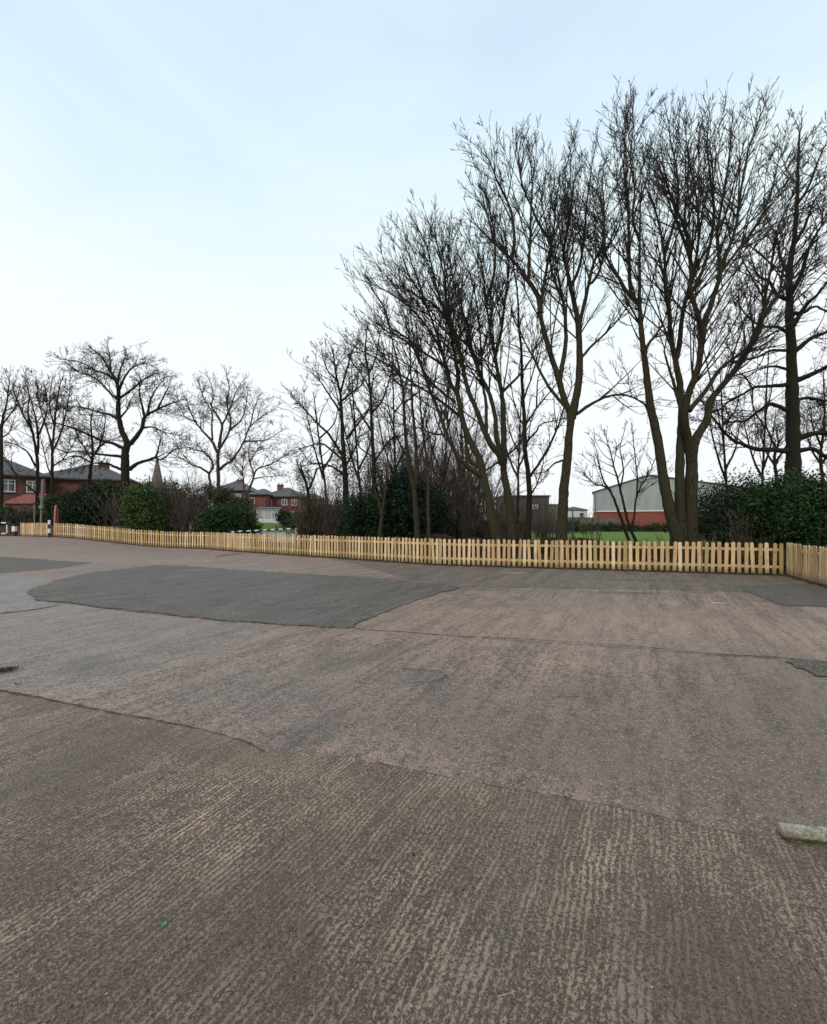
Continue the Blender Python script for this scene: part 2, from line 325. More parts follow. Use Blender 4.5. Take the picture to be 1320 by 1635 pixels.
def mat_ribs(name, col, pitch, axis=0):
    m, nt, b = newmat(name); g = G(nt); v = g.obj(); s = g.n('ShaderNodeSeparateXYZ'); g.L(v, s.inputs[0])
    w_ = g.m('FRACT', g.m('DIVIDE', s.outputs[axis], pitch)); rib = g.sm(w_, .7, .8)
    st = g.noise(g.comb(g.m('MULTIPLY', s.outputs[0], 1.0), s.outputs[1], g.m('MULTIPLY', s.outputs[2], .25)), 1.0, 4.0)
    c = g.mix(g.sm(st, .35, .65), tuple(k*.86 for k in col), col); g.L(c, b.inputs['Base Color'])
    b.inputs['Roughness'].default_value = .55; g.L(g.bump(rib, .05), b.inputs['Normal']); return m
M['cladding'] = mat_ribs('pale_metal_cladding', (.33, .35, .345), .35)
M['greyclad'] = mat_ribs('grey_metal_cladding', (.055, .047, .043), .5)
M['board'] = mat_ribs('algae_fence_board', (.085, .085, .040), .15, 2)
def mat_grass(name, c1, c2, c3):
    m, nt, b = newmat(name); g = G(nt); v = g.obj()
    c = g.mix(g.sm(g.noise(v, .8, 5.0, .6), .35, .65), c1, c2); c = g.mix(g.sm(g.noise(v, 30.0, 3.0), .45, .75), c, c3)
    g.L(c, b.inputs['Base Color']); b.inputs['Roughness'].default_value = .95; b.inputs['Specular IOR Level'].default_value = .1
    g.L(g.bump(g.noise(v, 60.0, 4.0), .05), b.inputs['Normal']); return m
M['lawn'] = mat_grass('mown_lawn', (.10, .170, .032), (.15, .235, .045), (.21, .28, .085))
M['soil'] = mat_grass('soil_and_litter', (.040, .030, .020), (.058, .052, .022), (.085, .070, .035))
M['grassblade'] = mat_leaf('grass_blade', (.09, .11, .025), (.13, .15, .035), (.20, .18, .07), .8)
M['tarmac'] = simple('pale_tarmac', (.30, .285, .26), .85, .15, 2, .01, 30)

# ------------------------------------------------------------------ terrain
def ss(t): t = min(1, max(0, t)); return t*t*(3-2*t)
def H(x, y):
    return .5*ss((-x-13)/12) + 1.2*ss((y-35)/30)*ss((-x-5)/10)
def G_at(px, py):          # ground point under a photo position, on the gentle rise to the left
    z = 0
    Y = 20.0
    for _ in range(60):
        Y2 = (EYE-H((px-CX)/F*Y, Y))*F/(py-HY); Y = .6*Y+.4*Y2
    return ((px-CX)/F*Y, Y)
FENCE = [(-27.9, 30.7), (-24.5, 29.2), (-21.9, 28.2), (-16.3, 25.9), (-11.65, 24.3), (-8.62, 21.9), (.89, 15.3), (10.7, 12.4), (9.0, 8.4), (7.6, 5.1), (7.6, -8)]

def sheet(name, pts, mat, off, step=1.0, thick=0.0, kind='structure'):
    bm = bmesh.new(); vs = [bm.verts.new((p[0], p[1], 0)) for p in pts]; bm.faces.new(vs)
    bmesh.ops.triangulate(bm, faces=list(bm.faces))
    xs = [p[0] for p in pts]; ys = [p[1] for p in pts]
    for ax, lo, hi in ((0, min(xs), max(xs)), (1, min(ys), max(ys))):
        k = math.ceil(lo/step)*step
        while k < hi:
            co = (k, 0, 0) if ax == 0 else (0, k, 0); no_ = (1, 0, 0) if ax == 0 else (0, 1, 0)
            bmesh.ops.bisect_plane(bm, geom=list(bm.verts)+list(bm.edges)+list(bm.faces), plane_co=co, plane_no=no_, dist=1e-6)
            k += step
    if thick:
        r = bmesh.ops.extrude_face_region(bm, geom=list(bm.faces))
        for v in r['geom']:
            if isinstance(v, bmesh.types.BMVert): v.co.z += thick
    for v in bm.verts: v.co.z += H(v.co.x, v.co.y)+off
    bmesh.ops.recalc_face_normals(bm, faces=bm.faces)
    if not thick:
        bm.normal_update()
        for f in bm.faces:
            if f.normal.z < 0: f.normal_flip()
    me = bpy.data.meshes.new(name); bm.to_mesh(me); bm.free()
    o = link(name, me, None, mat); tag(o, kind=kind); return o
def rag(pts, amp, seg, seed):     # ragged outline
    rnd = random.Random(seed); out = []
    for i in range(len(pts)):
        a = Vector((*pts[i][:2], 0)); b = Vector((*pts[(i+1) % len(pts)][:2], 0)); L = (b-a).length; n = max(1, int(L/seg))
        nr = Vector((-(b-a).y, (b-a).x, 0)).normalized()
        off = 0
        for k in range(n):
            t = k/n; off = .6*off+rnd.uniform(-amp, amp)
            q = a.lerp(b, t)+nr*(off if 0 < k else 0); out.append((q.x, q.y))
    return out

# ground to the horizon
def ground():
    xs = sorted(set([-900, -500, -250, -120, -80]+list(np.arange(-60, 61, 1.5))+[80, 120, 250, 500, 900])); ys = sorted(set([-60, -30, -12]+list(np.arange(-6, 90, 1.5))+[100, 130, 180, 300, 600, 1500]))
    v = []; f = []; nx = len(xs)
    rnd = random.Random(4)
    for y in ys:
        for x in xs:
            z = H(x, y)-.05
            # ground behind the fence is a little uneven
            if y > 31.5 or (y > 14 and x > -5 and y > 19): z += rnd.uniform(0, .05)
            v.append((x, y, z))
    for j in range(len(ys)-1):
        for i in range(nx-1): a = j*nx+i; f.append((a, a+1, a+nx+1, a+nx))
    me = bpy.data.meshes.new('ground'); me.from_pydata(v, [], f); me.update()
    tag(link('ground', me, None, M['soil']), kind='structure')
ground()
park = [(x-.0, y+.22) for x, y in FENCE[:8]]+[(10.95, 12.4), (9.22, 8.4), (7.82, 5.1), (7.82, -8), (-45, -8), (-45, 32)]
sheet('car_park', park, M['worn'], -.012)
# strip of worn asphalt along the fence
def gp(l): return [G_at(*p) for p in l]
strip = [G_at(540, 893), (-3.2, 18.2), (.95, 15.42), (10.7, 12.52)]+[(10.85, 12.3), (9.1, 8.4), (8.2, 8.2)]+gp([(1320, 962), (1180, 944), (1000, 940), (850, 938), (740, 937), (650, 924), (610, 912)])
sheet('asphalt_strip', rag(strip, .05, .5, 3), M['verge'], -.008)
pA = [(45, 946), (90, 926), (150, 914), (250, 902), (300, 904), (380, 910), (525, 919), (650, 927), (735, 937), (700, 946), (660, 959), (640, 967), (600, 984), (566, 1001), (550, 1002), (460, 998), (360, 990), (260, 979), (200, 973), (105, 961), (60, 957)]
sheet('dark_asphalt_patch', rag(gp(pA), .05, .10, 5), M['patch'], -.009, thick=.018)
sheet('asphalt_patch', rag(gp([(-60, 883), (10, 889), (60, 892), (150, 898), (100, 906), (0, 915), (-80, 922)]), .05, .4, 6), M['patch2'], -.008)
sheet('pale_patch', rag(gp([(-90, 925), (0, 919), (60, 921), (86, 925), (48, 940), (42, 947), (58, 958), (100, 964), (60, 972), (0, 979), (-90, 990)]), .03, .3, 7), M['pale'], -.008)
sheet('asphalt_patch', rag(gp([(1170, 936), (1320, 930), (1500, 950), (1450, 975), (1320, 967), (1250, 966)])+[], .02, .3, 8), M['patch2'], -.004)
# near concrete slab
edge = [(-160, 1080), (0, 1102), (75, 1115), (150, 1132), (235, 1147), (300, 1160), (350, 1172), (400, 1186), (425, 1200), (480, 1200), (540, 1205), (600, 1217), (670, 1231), (740, 1246), (810, 1259), (885, 1270), (960, 1283), (1020, 1295), (1095, 1313), (1160, 1327), (1235, 1342), (1400, 1375)]
eg = gp(edge)
slab = rag(eg, .012, .06, 9)[:-1]
k = max(range(len(slab)), key=lambda i: slab[i][0])
slab = slab[:k+1]+[(7, .5), (7, -6), (-12, -6), (-12, 4.6)]
sheet('concrete_slab', slab, M['concrete'], -.0045)
# joint along the slab edge: tapered ragged dark line
def ribbon(name, pts, w0, w1, mat, off, seed, seg=.06, jit=.35, amp=.01):
    rnd = random.Random(seed); P = []
    for a, b in zip(pts[:-1], pts[1:]):
        a = Vector((*a, 0)); b = Vector((*b, 0)); n = max(1, int((b-a).length/seg)); P += [a.lerp(b, i/n) for i in range(n)]
    P.append(Vector((*pts[-1], 0))); v = []; f = []; m = len(P); o = 0
    for i, p in enumerate(P):
        d = (P[min(i+1, m-1)]-P[max(i-1, 0)]).normalized(); nr = Vector((-d.y, d.x, 0)); t = i/(m-1)
        ww = (w0+(w1-w0)*t)*rnd.uniform(1-jit, 1+jit)/2; o = .7*o+rnd.uniform(-amp, amp)
        for s_ in (-1, 1): q = p+nr*(o+s_*ww); v.append((q.x, q.y, H(q.x, q.y)+off))
    for i in range(m-1): f.append((2*i, 2*i+2, 2*i+3, 2*i+1))
    me = bpy.data.meshes.new(name); me.from_pydata(v, [], f); me.update()
    return tag(link(name, me, None, mat), kind='structure')
ribbon('joint', eg[:9], .035, .010, M['joint'], .0008, 11, amp=.006, jit=.6)
ribbon('joint', eg[11:21], .006, .004, M['joint'], .0008, 12, amp=.005, jit=.7)
ribbon('joint', gp([(566, 1002), (700, 1012), (850, 1020), (1000, 1029), (1120, 1040), (1240, 1047), (1330, 1056), (1500, 1075)]), .035, .025, M['jointlight'], .0008, 13, amp=.01, jit=.6)
ribbon('joint', gp([(720, 1016), (850, 1024), (1000, 1033), (1120, 1044), (1240, 1050), (1330, 1059)]), .010, .018, M['joint'], .0016, 14, amp=.008, jit=.7)
ribbon('joint', gp([(58, 958), (105, 962), (200, 974), (360, 991), (550, 1002)]), .03, .018, M['joint'], .0008, 15, amp=.012, jit=.7)
ribbon('joint', gp([(0, 979), (60, 972), (95, 965)]), .05, .02, M['joint'], .0008, 16, amp=.012, jit=.5)
ribbon('joint', gp([(1250, 967), (1320, 968), (1400, 970)]), .02, .02, M['joint'], .0008, 17)
ribbon('crack', gp([(235, 1147), (280, 1138), (310, 1131)]), .012, .006, M['joint'], .0008, 18)
ribbon('crack', gp([(345, 888), (384, 883), (387, 883)]), .10, .22, M['joint'], .0008, 19, seg=.2)
ribbon('crack', gp([(640, 1067), (675, 1070), (700, 1071), (715, 1080), (688, 1088), (640, 1090)]), .010, .010, M['joint'], .0008, 20)
ribbon('crack', gp([(560, 919), (600, 921), (690, 926)]), .03, .03, M['joint'], .0008, 21)
sheet('broken_asphalt', rag(gp([(1258, 1054), (1275, 1053), (1300, 1057), (1340, 1055), (1420, 1060), (1420, 1090), (1360, 1088), (1330, 1079), (1305, 1080), (1290, 1070), (1272, 1066)]), .035, .045, 22), M['wet'], .001)
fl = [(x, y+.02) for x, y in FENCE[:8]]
ribbon('fence_contact_shade', fl, .30, .26, M['joint'], .004, 23, seg=.12, jit=.45, amp=.02)  # dark ribbon: contact shade painted on the ground along the picket feet
ribbon('fence_contact_shade', [(x+.02, y) for x, y in FENCE[7:10]], .24, .24, M['joint'], .005, 24, seg=.12, jit=.45, amp=.02)  # same painted contact shade under the right-hand return
# lawn, road, field beyond the fence
sheet('playing_field', [(-1, 33), (7, 29), (16, 24), (33, 24), (62, 30), (75, 66), (4, 66), (-1, 50)], M['lawn'], .01, 3.0)
sheet('road', [(-60, 46), (-30, 40), (-14, 34), (-7.5, 30), (-5.5, 33), (-9, 42), (-20, 52), (-60, 60)], M['tarmac'], .02, 1.5)
sheet('lawn', [(-24, 50.5), (-15, 45), (-11, 47), (-11, 66), (-30, 70), (-30, 56)], M['lawn'], .04, 1.5)

# ------------------------------------------------------------------ picket fence
def picket_mesh():
    w_, t_, h = .096, .019, .9; out = []
    pts = [(-w_/2, 0), (w_/2, 0), (w_/2, h-.042)]
    for i in range(1, 8): a = math.pi*i/8; pts.append((w_/2*math.cos(a), h-.042+.042*math.sin(a)))
    pts.append((-w_/2, h-.042))
    mb = MB(); mb.prism([(x, -t_/2, z) for x, z in pts], (0, t_, 0))
    me = bpy.data.meshes.new('picket'); me.from_pydata(mb.v, [], mb.f); me.update()
    bm = bmesh.new(); bm.from_mesh(me); bmesh.ops.recalc_face_normals(bm, faces=bm.faces); bm.to_mesh(me); bm.free()
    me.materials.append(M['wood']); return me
PK = picket_mesh()
def fence_run(a, b, pitch, label, seed, extra=()):
    rnd = random.Random(seed); pts = [a]+list(extra)+[b]
    root = empty('picket_fence', (a[0], a[1], H(*a)), 0, label, 'fence', 'new timber picket fence around the car park')
    ox, oy, oz = root.location
    for p, q in zip(pts[:-1], pts[1:]):
        p = Vector((*p, 0)); q = Vector((*q, 0)); L = (q-p).length; d = (q-p)/L; nr = Vector((d.y, -d.x, 0))
        if nr.y > 0 and abs(d.x) > abs(d.y): nr = -nr
        if abs(d.y) > abs(d.x) and nr.x > 0: nr = -nr           # side facing the car park
        ang = math.atan2(d.y, d.x)
        n = int(round(L/pitch)); s0 = .05; pitch_ = (L-.10)/(n-1)
        for i in range(n):
            c = p+d*(s0+i*pitch_+rnd.uniform(-.009, .009))
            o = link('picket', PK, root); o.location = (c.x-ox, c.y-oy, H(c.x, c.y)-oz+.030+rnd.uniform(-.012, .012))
            o.rotation_euler = (rnd.uniform(-.012, .012), rnd.gauss(0, .017), ang); o.scale = (rnd.uniform(.94, 1.04), 1, rnd.uniform(.985, 1.01))
        for hz in (.20, .70):
            mb = MB(); m_ = max(1, int(L/1.85)); 
            for k_ in range(m_):
                u0 = p+d*(L*k_/m_+.006)-nr*.030; u1 = p+d*(L*(k_+1)/m_-.006)-nr*.030
                z0 = H(u0.x, u0.y)-oz+.035+hz; z1 = H(u1.x, u1.y)-oz+.035+hz+rnd.uniform(-.012, .012)
                q_ = []
                for (e_, zz) in ((-1, -1), (1, -1), (1, 1), (-1, 1)): q_.append((u0.x-ox+nr.x*.018*e_, u0.y-oy+nr.y*.018*e_, z0+.038*zz))
                mb.prism(q_, (u1.x-u0.x, u1.y-u0.y, z1-z0))
            mb.build('rail', M['wood'], root)
        m_ = max(1, int(L/1.85))
        for k_ in range(m_+1):
            if k_ == m_ and q is not None and (pts[-1][0], pts[-1][1]) != (q.x, q.y): continue
            u = p+d*(L*k_/m_)-nr*.088
            mb = MB(); mb.box((0, 0, .46), (.078, .078, .97)); o = mb.build('post', M['post'], root, .004)
            o.location = (u.x-ox, u.y-oy, H(u.x, u.y)-oz); o.rotation_euler = (0, 0, ang)
fence_run(FENCE[0], FENCE[1], .15, 'short far end of the pale picket fence, between striped gate post and striped bollard', 1)
fence_run((-24.2, 29.1), FENCE[4], .185, 'long pale picket fence run on the left, starting at the striped bollard below the houses', 2, (FENCE[2], FENCE[3]))
fence_run(FENCE[4], FENCE[5], .15, 'short closely spaced picket run in front of the round evergreen bush', 3)
fence_run(FENCE[5], FENCE[6], .168, 'picket run passing in front of the slender trunks and the holly, middle of the view', 4)
fence_run(FENCE[6], (10.62, 12.42), .168, 'picket run in front of the biggest trees and the green field', 5)
fence_run(FENCE[7], FENCE[9], .150, 'picket run at far right turning toward the viewer below the laurel bush', 6, (FENCE[8],))

# ------------------------------------------------------------------ trees
def nrm(a): return a/np.maximum(np.linalg.norm(a, axis=-1, keepdims=True), 1e-9)
class Tubes:
    def __init__(s): s.V = []; s.Fq = []; s.n = 0
    def add(s, P, Rr, k):              # P (N,m,3)  Rr (N,m)
        N_, m = Rr.shape
        if N_ == 0: return
        T = np.empty_like(P); T[:, 1:-1] = P[:, 2:]-P[:, :-2]; T[:, 0] = P[:, 1]-P[:, 0]; T[:, -1] = P[:, -1]-P[:, -2]; T = nrm(T)
        md = nrm(P[:, -1]-P[:, 0]); ref = np.zeros((N_, 3)); ref[np.arange(N_), np.argmin(np.abs(md), axis=1)] = 1
        A = nrm(np.cross(T, ref[:, None, :])); B = np.cross(T, A)
        th = np.arange(k)*2*np.pi/k
        V = P[:, :, None, :]+Rr[:, :, None, None]*(A[:, :, None, :]*np.cos(th)[None, None, :, None]+B[:, :, None, :]*np.sin(th)[None, None, :, None])
        base = s.n+np.arange(N_)[:, None, None]*m*k; j = np.arange(m-1)[None, :, None]*k; i = np.arange(k)[None, None, :]; i2 = (i+1) % k
        q = np.stack([base+j+i, base+j+i2, base+j+k+i2, base+j+k+i], -1).reshape(-1, 4)
        s.V.append(V.reshape(-1, 3)); s.Fq.append(q); s.n += N_*m*k
    def build(s, name, mat, parent, loc):
        V = np.concatenate(s.V)-np.array(loc); Fq = np.concatenate(s.Fq)
        return quads(name, V, Fq, mat, parent)
def quads(name, V, Fq, mat, parent, smooth=True):
    me = bpy.data.meshes.new(name); me.vertices.add(len(V)); me.vertices.foreach_set('co', V.astype(np.float32).ravel())
    me.loops.add(len(Fq)*4); me.loops.foreach_set('vertex_index', Fq.astype(np.int32).ravel())
    me.polygons.add(len(Fq)); me.polygons.foreach_set('loop_start', (np.arange(len(Fq))*4).astype(np.int32))
    me.polygons.foreach_set('use_smooth', np.full(len(Fq), smooth)); me.update(calc_edges=True); me.validate()
    return link(name, me, parent, mat)

def walk(rng, st, d, L, r, nseg, up, wig, tip=.25):
    N_ = len(L); P = np.empty((N_, nseg+1, 3)); P[:, 0] = st; d = d.copy(); drift = rng.normal(size=(N_, 3))*wig*.5
    for k in range(nseg):
        d = d+drift+rng.normal(size=(N_, 3))*wig; d[:, 2] += up/nseg; d = nrm(d); P[:, k+1] = P[:, k]+d*(L/nseg)[:, None]
    t = np.linspace(0, 1, nseg+1)[None]; Rr = r[:, None]*(1-t*(1-tip))
    return P, Rr
def spawn(rng, P, Rr, L, dens, amin, amax, t0, lenf, rf, rmin):
    # children along each branch; lenf(t, Lparent) -> length
    N_, m, _ = P.shape
    cnt = rng.poisson(np.maximum(L*(1-t0)*dens, .01)); idx = np.repeat(np.arange(N_), cnt); n = len(idx)
    t = t0+(1-t0)*rng.random(n)**.78; s = t*(m-1); k = np.minimum(s.astype(int), m-2); fr = s-k
    p = P[idx, k]*(1-fr)[:, None]+P[idx, k+1]*fr[:, None]; T = nrm(P[idx, k+1]-P[idx, k]); r = Rr[idx, k]*(1-fr)+Rr[idx, k+1]*fr
    a = R(1)*rng.uniform(amin, amax, n); rv = rng.normal(size=(n, 3)); perp = nrm(np.cross(T, rv))
    d = nrm(T*np.cos(a)[:, None]+perp*np.sin(a)[:, None])
    Lc = lenf(t, L[idx], rng)
    return p, d, Lc, np.maximum(rmin, np.minimum(r*rf, Lc*.014+.002)), idx
STY = {
 # dens, angle, length scale, up, wiggle per level
 'broom': dict(d=(2.6, 5.2, 7.5), a=((20, 44), (20, 42), (20, 45)), l=(2.8, .44, .46), up=(.34, .30, .26), w=(.034, .045, .06), r=(.0118, .0088, .0068)),
 'oak':   dict(d=(2.4, 5.0, 8.0), a=((35, 70), (35, 65), (30, 60)), l=(2.5, .52, .50), up=(.26, .26, .26), w=(.10, .11, .12), r=(.0140, .0110, .0090)),
 'fine':  dict(d=(2.4, 5.0, 6.5), a=((22, 48), (24, 48), (25, 50)), l=(2.0, .50, .50), up=(.35, .25, .2), w=(.07, .09, .12), r=(.013, .0105, .009)),
}
def catmull(p, n):
    p = np.array(p, float); q = np.vstack([2*p[0]-p[1], p, 2*p[-1]-p[-2]]); out = []
    for i in range(1, len(q)-2):
        for t in np.linspace(0, 1, n, endpoint=False):
            a, b, c, d = q[i-1], q[i], q[i+1], q[i+2]
            out.append(.5*((2*b)+(-a+c)*t+(2*a-5*b+4*c-d)*t*t+(-a+3*b-3*c+d)*t**3))
    out.append(q[-2]); return np.array(out)
TREEINFO = []
def tree(Y, limbs, style, label, seed, bark='bark', twig='twig', scale=1.0, dens=1.0, spread=.16, group='bare trees beyond the picket fence', l1=1.0, name='bare_tree', ntrunk=1, t0=.30, ivy=0, zb=None, rmul=1.0, sub=1.0):
    """limbs: [(points on the photo, width px at start, at end)], first ones are stems from the ground."""
    rng = np.random.default_rng(seed); st = STY[style]; tr = Tubes(); cr = Tubes(); done = []      # done: (px pts, depth)
    bx = (limbs[0][0][0][0]-CX)/F*Y; loc = (bx, Y, H(bx, Y) if zb is None else zb)
    root = empty(name, loc, 0, label, 'tree', group)
    LP = []
    if 'left' in group: rmul = .86
    ytop = min(p[1] for l_ in limbs for p in l_[0])
    def low(P1, slack): return (HY-(P1[:, -1, 2]-EYE)/P1[:, -1, 1]*F) > ytop-slack
    for li, (pts, w0, w1) in enumerate(limbs):
        q = catmull([(p[0], p[1]) for p in pts], 5); n = len(q)
        if li < ntrunk: d0 = 0.0 if li == 0 else rng.uniform(-.2, .2)
        else:
            best = (1e9, 0)
            for (qq, dd) in done:
                k = np.argmin(((qq-q[0])**2).sum(1)); dist = ((qq[k]-q[0])**2).sum()
                if dist < best[0]: best = (dist, dd[k])
            d0 = best[1]
        plen = np.linalg.norm(np.diff(q, axis=0), axis=1).sum()/F*Y
        d1 = d0+(0 if (li < ntrunk and len(limbs) > 1) else float(np.clip(rng.normal(), -1.1, 1.1))*spread*plen)
        if style == 'broom' and w1 <= 2: q = q[:max(4, int(n*.86))]; n = len(q)
        t = np.linspace(0, 1, n); dep = d0+(d1-d0)*t; done.append((q, dep)); Z = Y+dep
        P = np.stack([(q[:, 0]-CX)/F*Z, Z, EYE-(q[:, 1]-HY)/F*Z], 1)
        P[1:-1] += rng.normal(size=(n-2, 3))*.006*Y/16
        if li < ntrunk:     # run the stem into the ground
            gz = loc[2]-.15; foot = P[0].copy(); foot[2] = gz; ks = 4
            ext = [P[0]*(1-u)+foot*u for u in np.linspace(1, 0, ks, endpoint=False)]
            P = np.vstack([ext, P]); t = np.linspace(0, 1, len(P))
        r = (w0+(w1-w0)*t**.8)/2/F*Y*rmul
        if li < ntrunk: r = r*(1+.45*np.exp(-np.maximum(P[:, 2]-loc[2], 0)/.35))
        r = r*(1+rng.normal(size=len(r))*.035)
        tr.add(P[None], r[None], 10 if w0 > 5 else 7)
        m = 24; s_ = np.linspace(0, len(P)-1, m); k = np.minimum(s_.astype(int), len(P)-2); fr = (s_-k)[:, None]
        LP.append((P[k]*(1-fr)+P[k+1]*fr, r[k]*(1-fr[:, 0])+r[k+1]*fr[:, 0], np.linalg.norm(np.diff(P, axis=0), axis=1).sum(), li < ntrunk))
    # long secondary limbs, shorter toward the tip so the crown keeps the outline of its leaders
    ext = []
    for (P, r, L, isT) in LP:
        tt = .55 if isT and len(limbs) > ntrunk else .26
        base_l = 1.2*l1*scale
        p, d, Lc, rc, _ = spawn(rng, P[None], r[None], np.array([L]), sub*1.7, *( (18, 50) if style == 'broom' else (28, 62)), tt,
                                lambda t, Lp, g: np.minimum(((1-t)*Lp*.8+base_l*.5)*g.uniform(.55, 1.1, len(t)), 5.2*l1), .62, st['r'][0]*scale*1.15)
        rc = np.minimum(np.maximum(rc, Lc*.0056), .030)
        if len(Lc):
            P1, R1 = walk(rng, p, d, Lc, rc, 10, st['up'][0]*1.0, st['w'][0]*(.55 if style == 'broom' else .9), .28); k_ = low(P1, -8); P1 = P1[k_]; R1 = R1[k_]; Lc = Lc[k_]; tr.add(P1, R1, 5)
            ext += [(P1[i], R1[i], Lc[i], False) for i in range(len(Lc))]
    for gi, (P, r, L, isT) in enumerate(LP+ext):
        sec = gi >= len(LP)
        tt = .50 if isT and len(limbs) > ntrunk else (.28 if sec else t0)
        p, d, Lc, rc, _ = spawn(rng, P[None], r[None], np.array([L]), st['d'][0]*dens*(.8 if sec else 1.1), *st['a'][0], tt, lambda t, Lp, g: scale*l1*st['l'][0]*np.minimum(1, .35+Lp/6)*(.90-.62*t)*g.uniform(.35, 1.1, len(t)), .6, st['r'][0]*scale)
        nl = 1 if sec else 3
        e = P[-1][None].repeat(nl, 0); dd = nrm(nrm((P[-1]-P[-3])[None]).repeat(nl, 0)+rng.normal(size=(nl, 3))*.22)
        p = np.vstack([p, e]); d = np.vstack([d, dd]); Lc = np.append(Lc, scale*l1*st['l'][0]*rng.uniform(.22, .48, nl)); rc = np.append(rc, np.full(nl, max(st['r'][0]*scale*.8, r[-1]*.8)))
        P1, R1 = walk(rng, p, d, Lc, rc, 6, st['up'][0], st['w'][0]); k_ = low(P1, 24 if style == 'broom' else 50); P1 = P1[k_]; R1 = R1[k_]; Lc = Lc[k_]; cr.add(P1, R1, 4)
        for lev in (1, 2):
            p, d, Lc, rc, ix = spawn(rng, P1, R1, Lc, st['d'][lev]*dens/scale**.8, *st['a'][lev], .12, lambda t, Lp, g: st['l'][lev]*Lp*(1.15-.55*t)*g.uniform(.45, 1.15, len(t)), .75, st['r'][lev]*scale)
            P1, R1 = walk(rng, p, d, Lc, rc, 4 if lev == 1 else 3, st['up'][lev], st['w'][lev], .45); cr.add(P1, R1, 3)
    tr.build('trunk', M[bark], root, loc); cr.build('crown', M[twig], root, loc)
    if ivy:
        P, r, L, _ = LP[0]; hi = P[P[:, 2] < loc[2]+ivy]; n = 4500
        k = rng.integers(0, len(hi), n); c = hi[k]+rng.normal(size=(n, 3))*np.array([.06, .06, .25])
        a = rng.uniform(0, 6.28, n); rad = r[0]*rng.uniform(.8, 1.9, n)+rng.exponential(.08, n); c[:, 0] += np.cos(a)*rad; c[:, 1] += np.sin(a)*rad
        leafcloud('ivy', c, .055*scale, M['ivy'], root, loc, rng)
    return root
def leafcloud(name, c, size, mat, parent, loc, rng, flat=.0):
    n = len(c); u = nrm(rng.normal(size=(n, 3))); u[:, 2] *= (1-flat); u = nrm(u); v = nrm(np.cross(u, rng.normal(size=(n, 3)))); s = size*rng.uniform(.6, 1.3, n)[:, None]
    V = np.stack([c-u*s, c+v*s*.45+np.array([0, 0, .15])*s, c+u*s, c-v*s*.45], 1).reshape(-1, 3)-np.array(loc)
    return quads(name, V, np.arange(n*4).reshape(-1, 4), mat, parent, False)

def bush(px, Y, h, lobes, n, size, leaf, label, seed, group='evergreen bushes behind the picket fence', stems=8, name='evergreen_bush', cat='bush', clump=.22):
    """lobes: (dx, dy, z, rx, ry, rz) metres from the base"""
    rng = np.random.default_rng(seed); x = (px-CX)/F*Y; loc = (x, Y, H(x, Y)); root = empty(name, loc, 0, label, cat, group)
    vol = np.array([l[3]*l[5]+l[3]*l[4] for l in lobes]); vol /= vol.sum(); C = []
    nc = n//55
    k = rng.choice(len(lobes), nc, p=vol); L = np.array(lobes)[k]
    d = nrm(rng.normal(size=(nc, 3))); rad = 1-np.abs(rng.normal(size=nc))*.28+rng.normal(size=nc)*.10
    cen = L[:, :3]+d*L[:, 3:6]*rad[:, None]; cen = cen[cen[:, 2] > .05]
    cc = cen[rng.integers(0, len(cen), n)]+rng.normal(size=(n, 3))*clump*rng.uniform(.4, 1.2, n)[:, None]; cc = cc[cc[:, 2] > 0]
    leafcloud('foliage', cc, size, M[leaf], root, (0, 0, 0), rng)
    t = Tubes(); p = np.zeros((stems, 3)); p[:, :2] = rng.normal(size=(stems, 2))*.15; tgt = np.array(lobes)[rng.integers(0, len(lobes), stems)]
    e = tgt[:, :3]+rng.normal(size=(stems, 3))*tgt[:, 3:6]*.5; dd = e-p; LL = np.linalg.norm(dd, axis=1)
    P, Rr = walk(rng, p, nrm(dd), LL, np.full(stems, .035), 6, .1, .05); t.add(P, Rr, 6); t.build('stem', M['barkb'], root, (0, 0, 0))
    return root
def shrub(px, Y, h, wdt, nst, label, seed, twig='twigr', group='bare shrubs in the thicket', dens=1.0, up=.25, name='bare_shrub', rmul=1.0):
    rng = np.random.default_rng(seed); x = (px-CX)/F*Y; loc = (x, Y, H(x, Y)-.05); root = empty(name, loc, 0, label, 'shrub', group)
    t = Tubes(); p = np.zeros((nst, 3)); p[:, :2] = rng.normal(size=(nst, 2))*wdt*.13
    d = np.stack([rng.normal(size=nst)*wdt/h*.42, rng.normal(size=nst)*wdt/h*.35, np.ones(nst)], 1); L = h*rng.uniform(.6, 1.0, nst)
    P, Rr = walk(rng, p, nrm(d), L, np.full(nst, .009+.0035*h)*rmul, 9, up, .05); t.add(P, Rr, 5); t.build('stem', M['barkb'], root, (0, 0, 0))
    c = Tubes(); pp, d, Lc, rc, _ = spawn(rng, P, Rr, L, 3.2*dens, 18, 48, .12, lambda t, Lp, g: Lp*.30*(1.1-.6*t)*g.uniform(.4, 1.2, len(t)), .6, .008*rmul)
    P1, R1 = walk(rng, pp, d, Lc, rc, 5, .3, .09); c.add(P1, R1, 3)
    pp, d, Lc, rc, _ = spawn(rng, P1, R1, Lc, 4.5*dens, 22, 55, .1, lambda t, Lp, g: Lp*.45*g.uniform(.4, 1.2, len(t)), .75, .0065*rmul)
    P1, R1 = walk(rng, pp, d, Lc, rc, 3, .2, .11, .5); c.add(P1, R1, 3); c.build('crown', M[twig], root, (0, 0, 0))
    return root

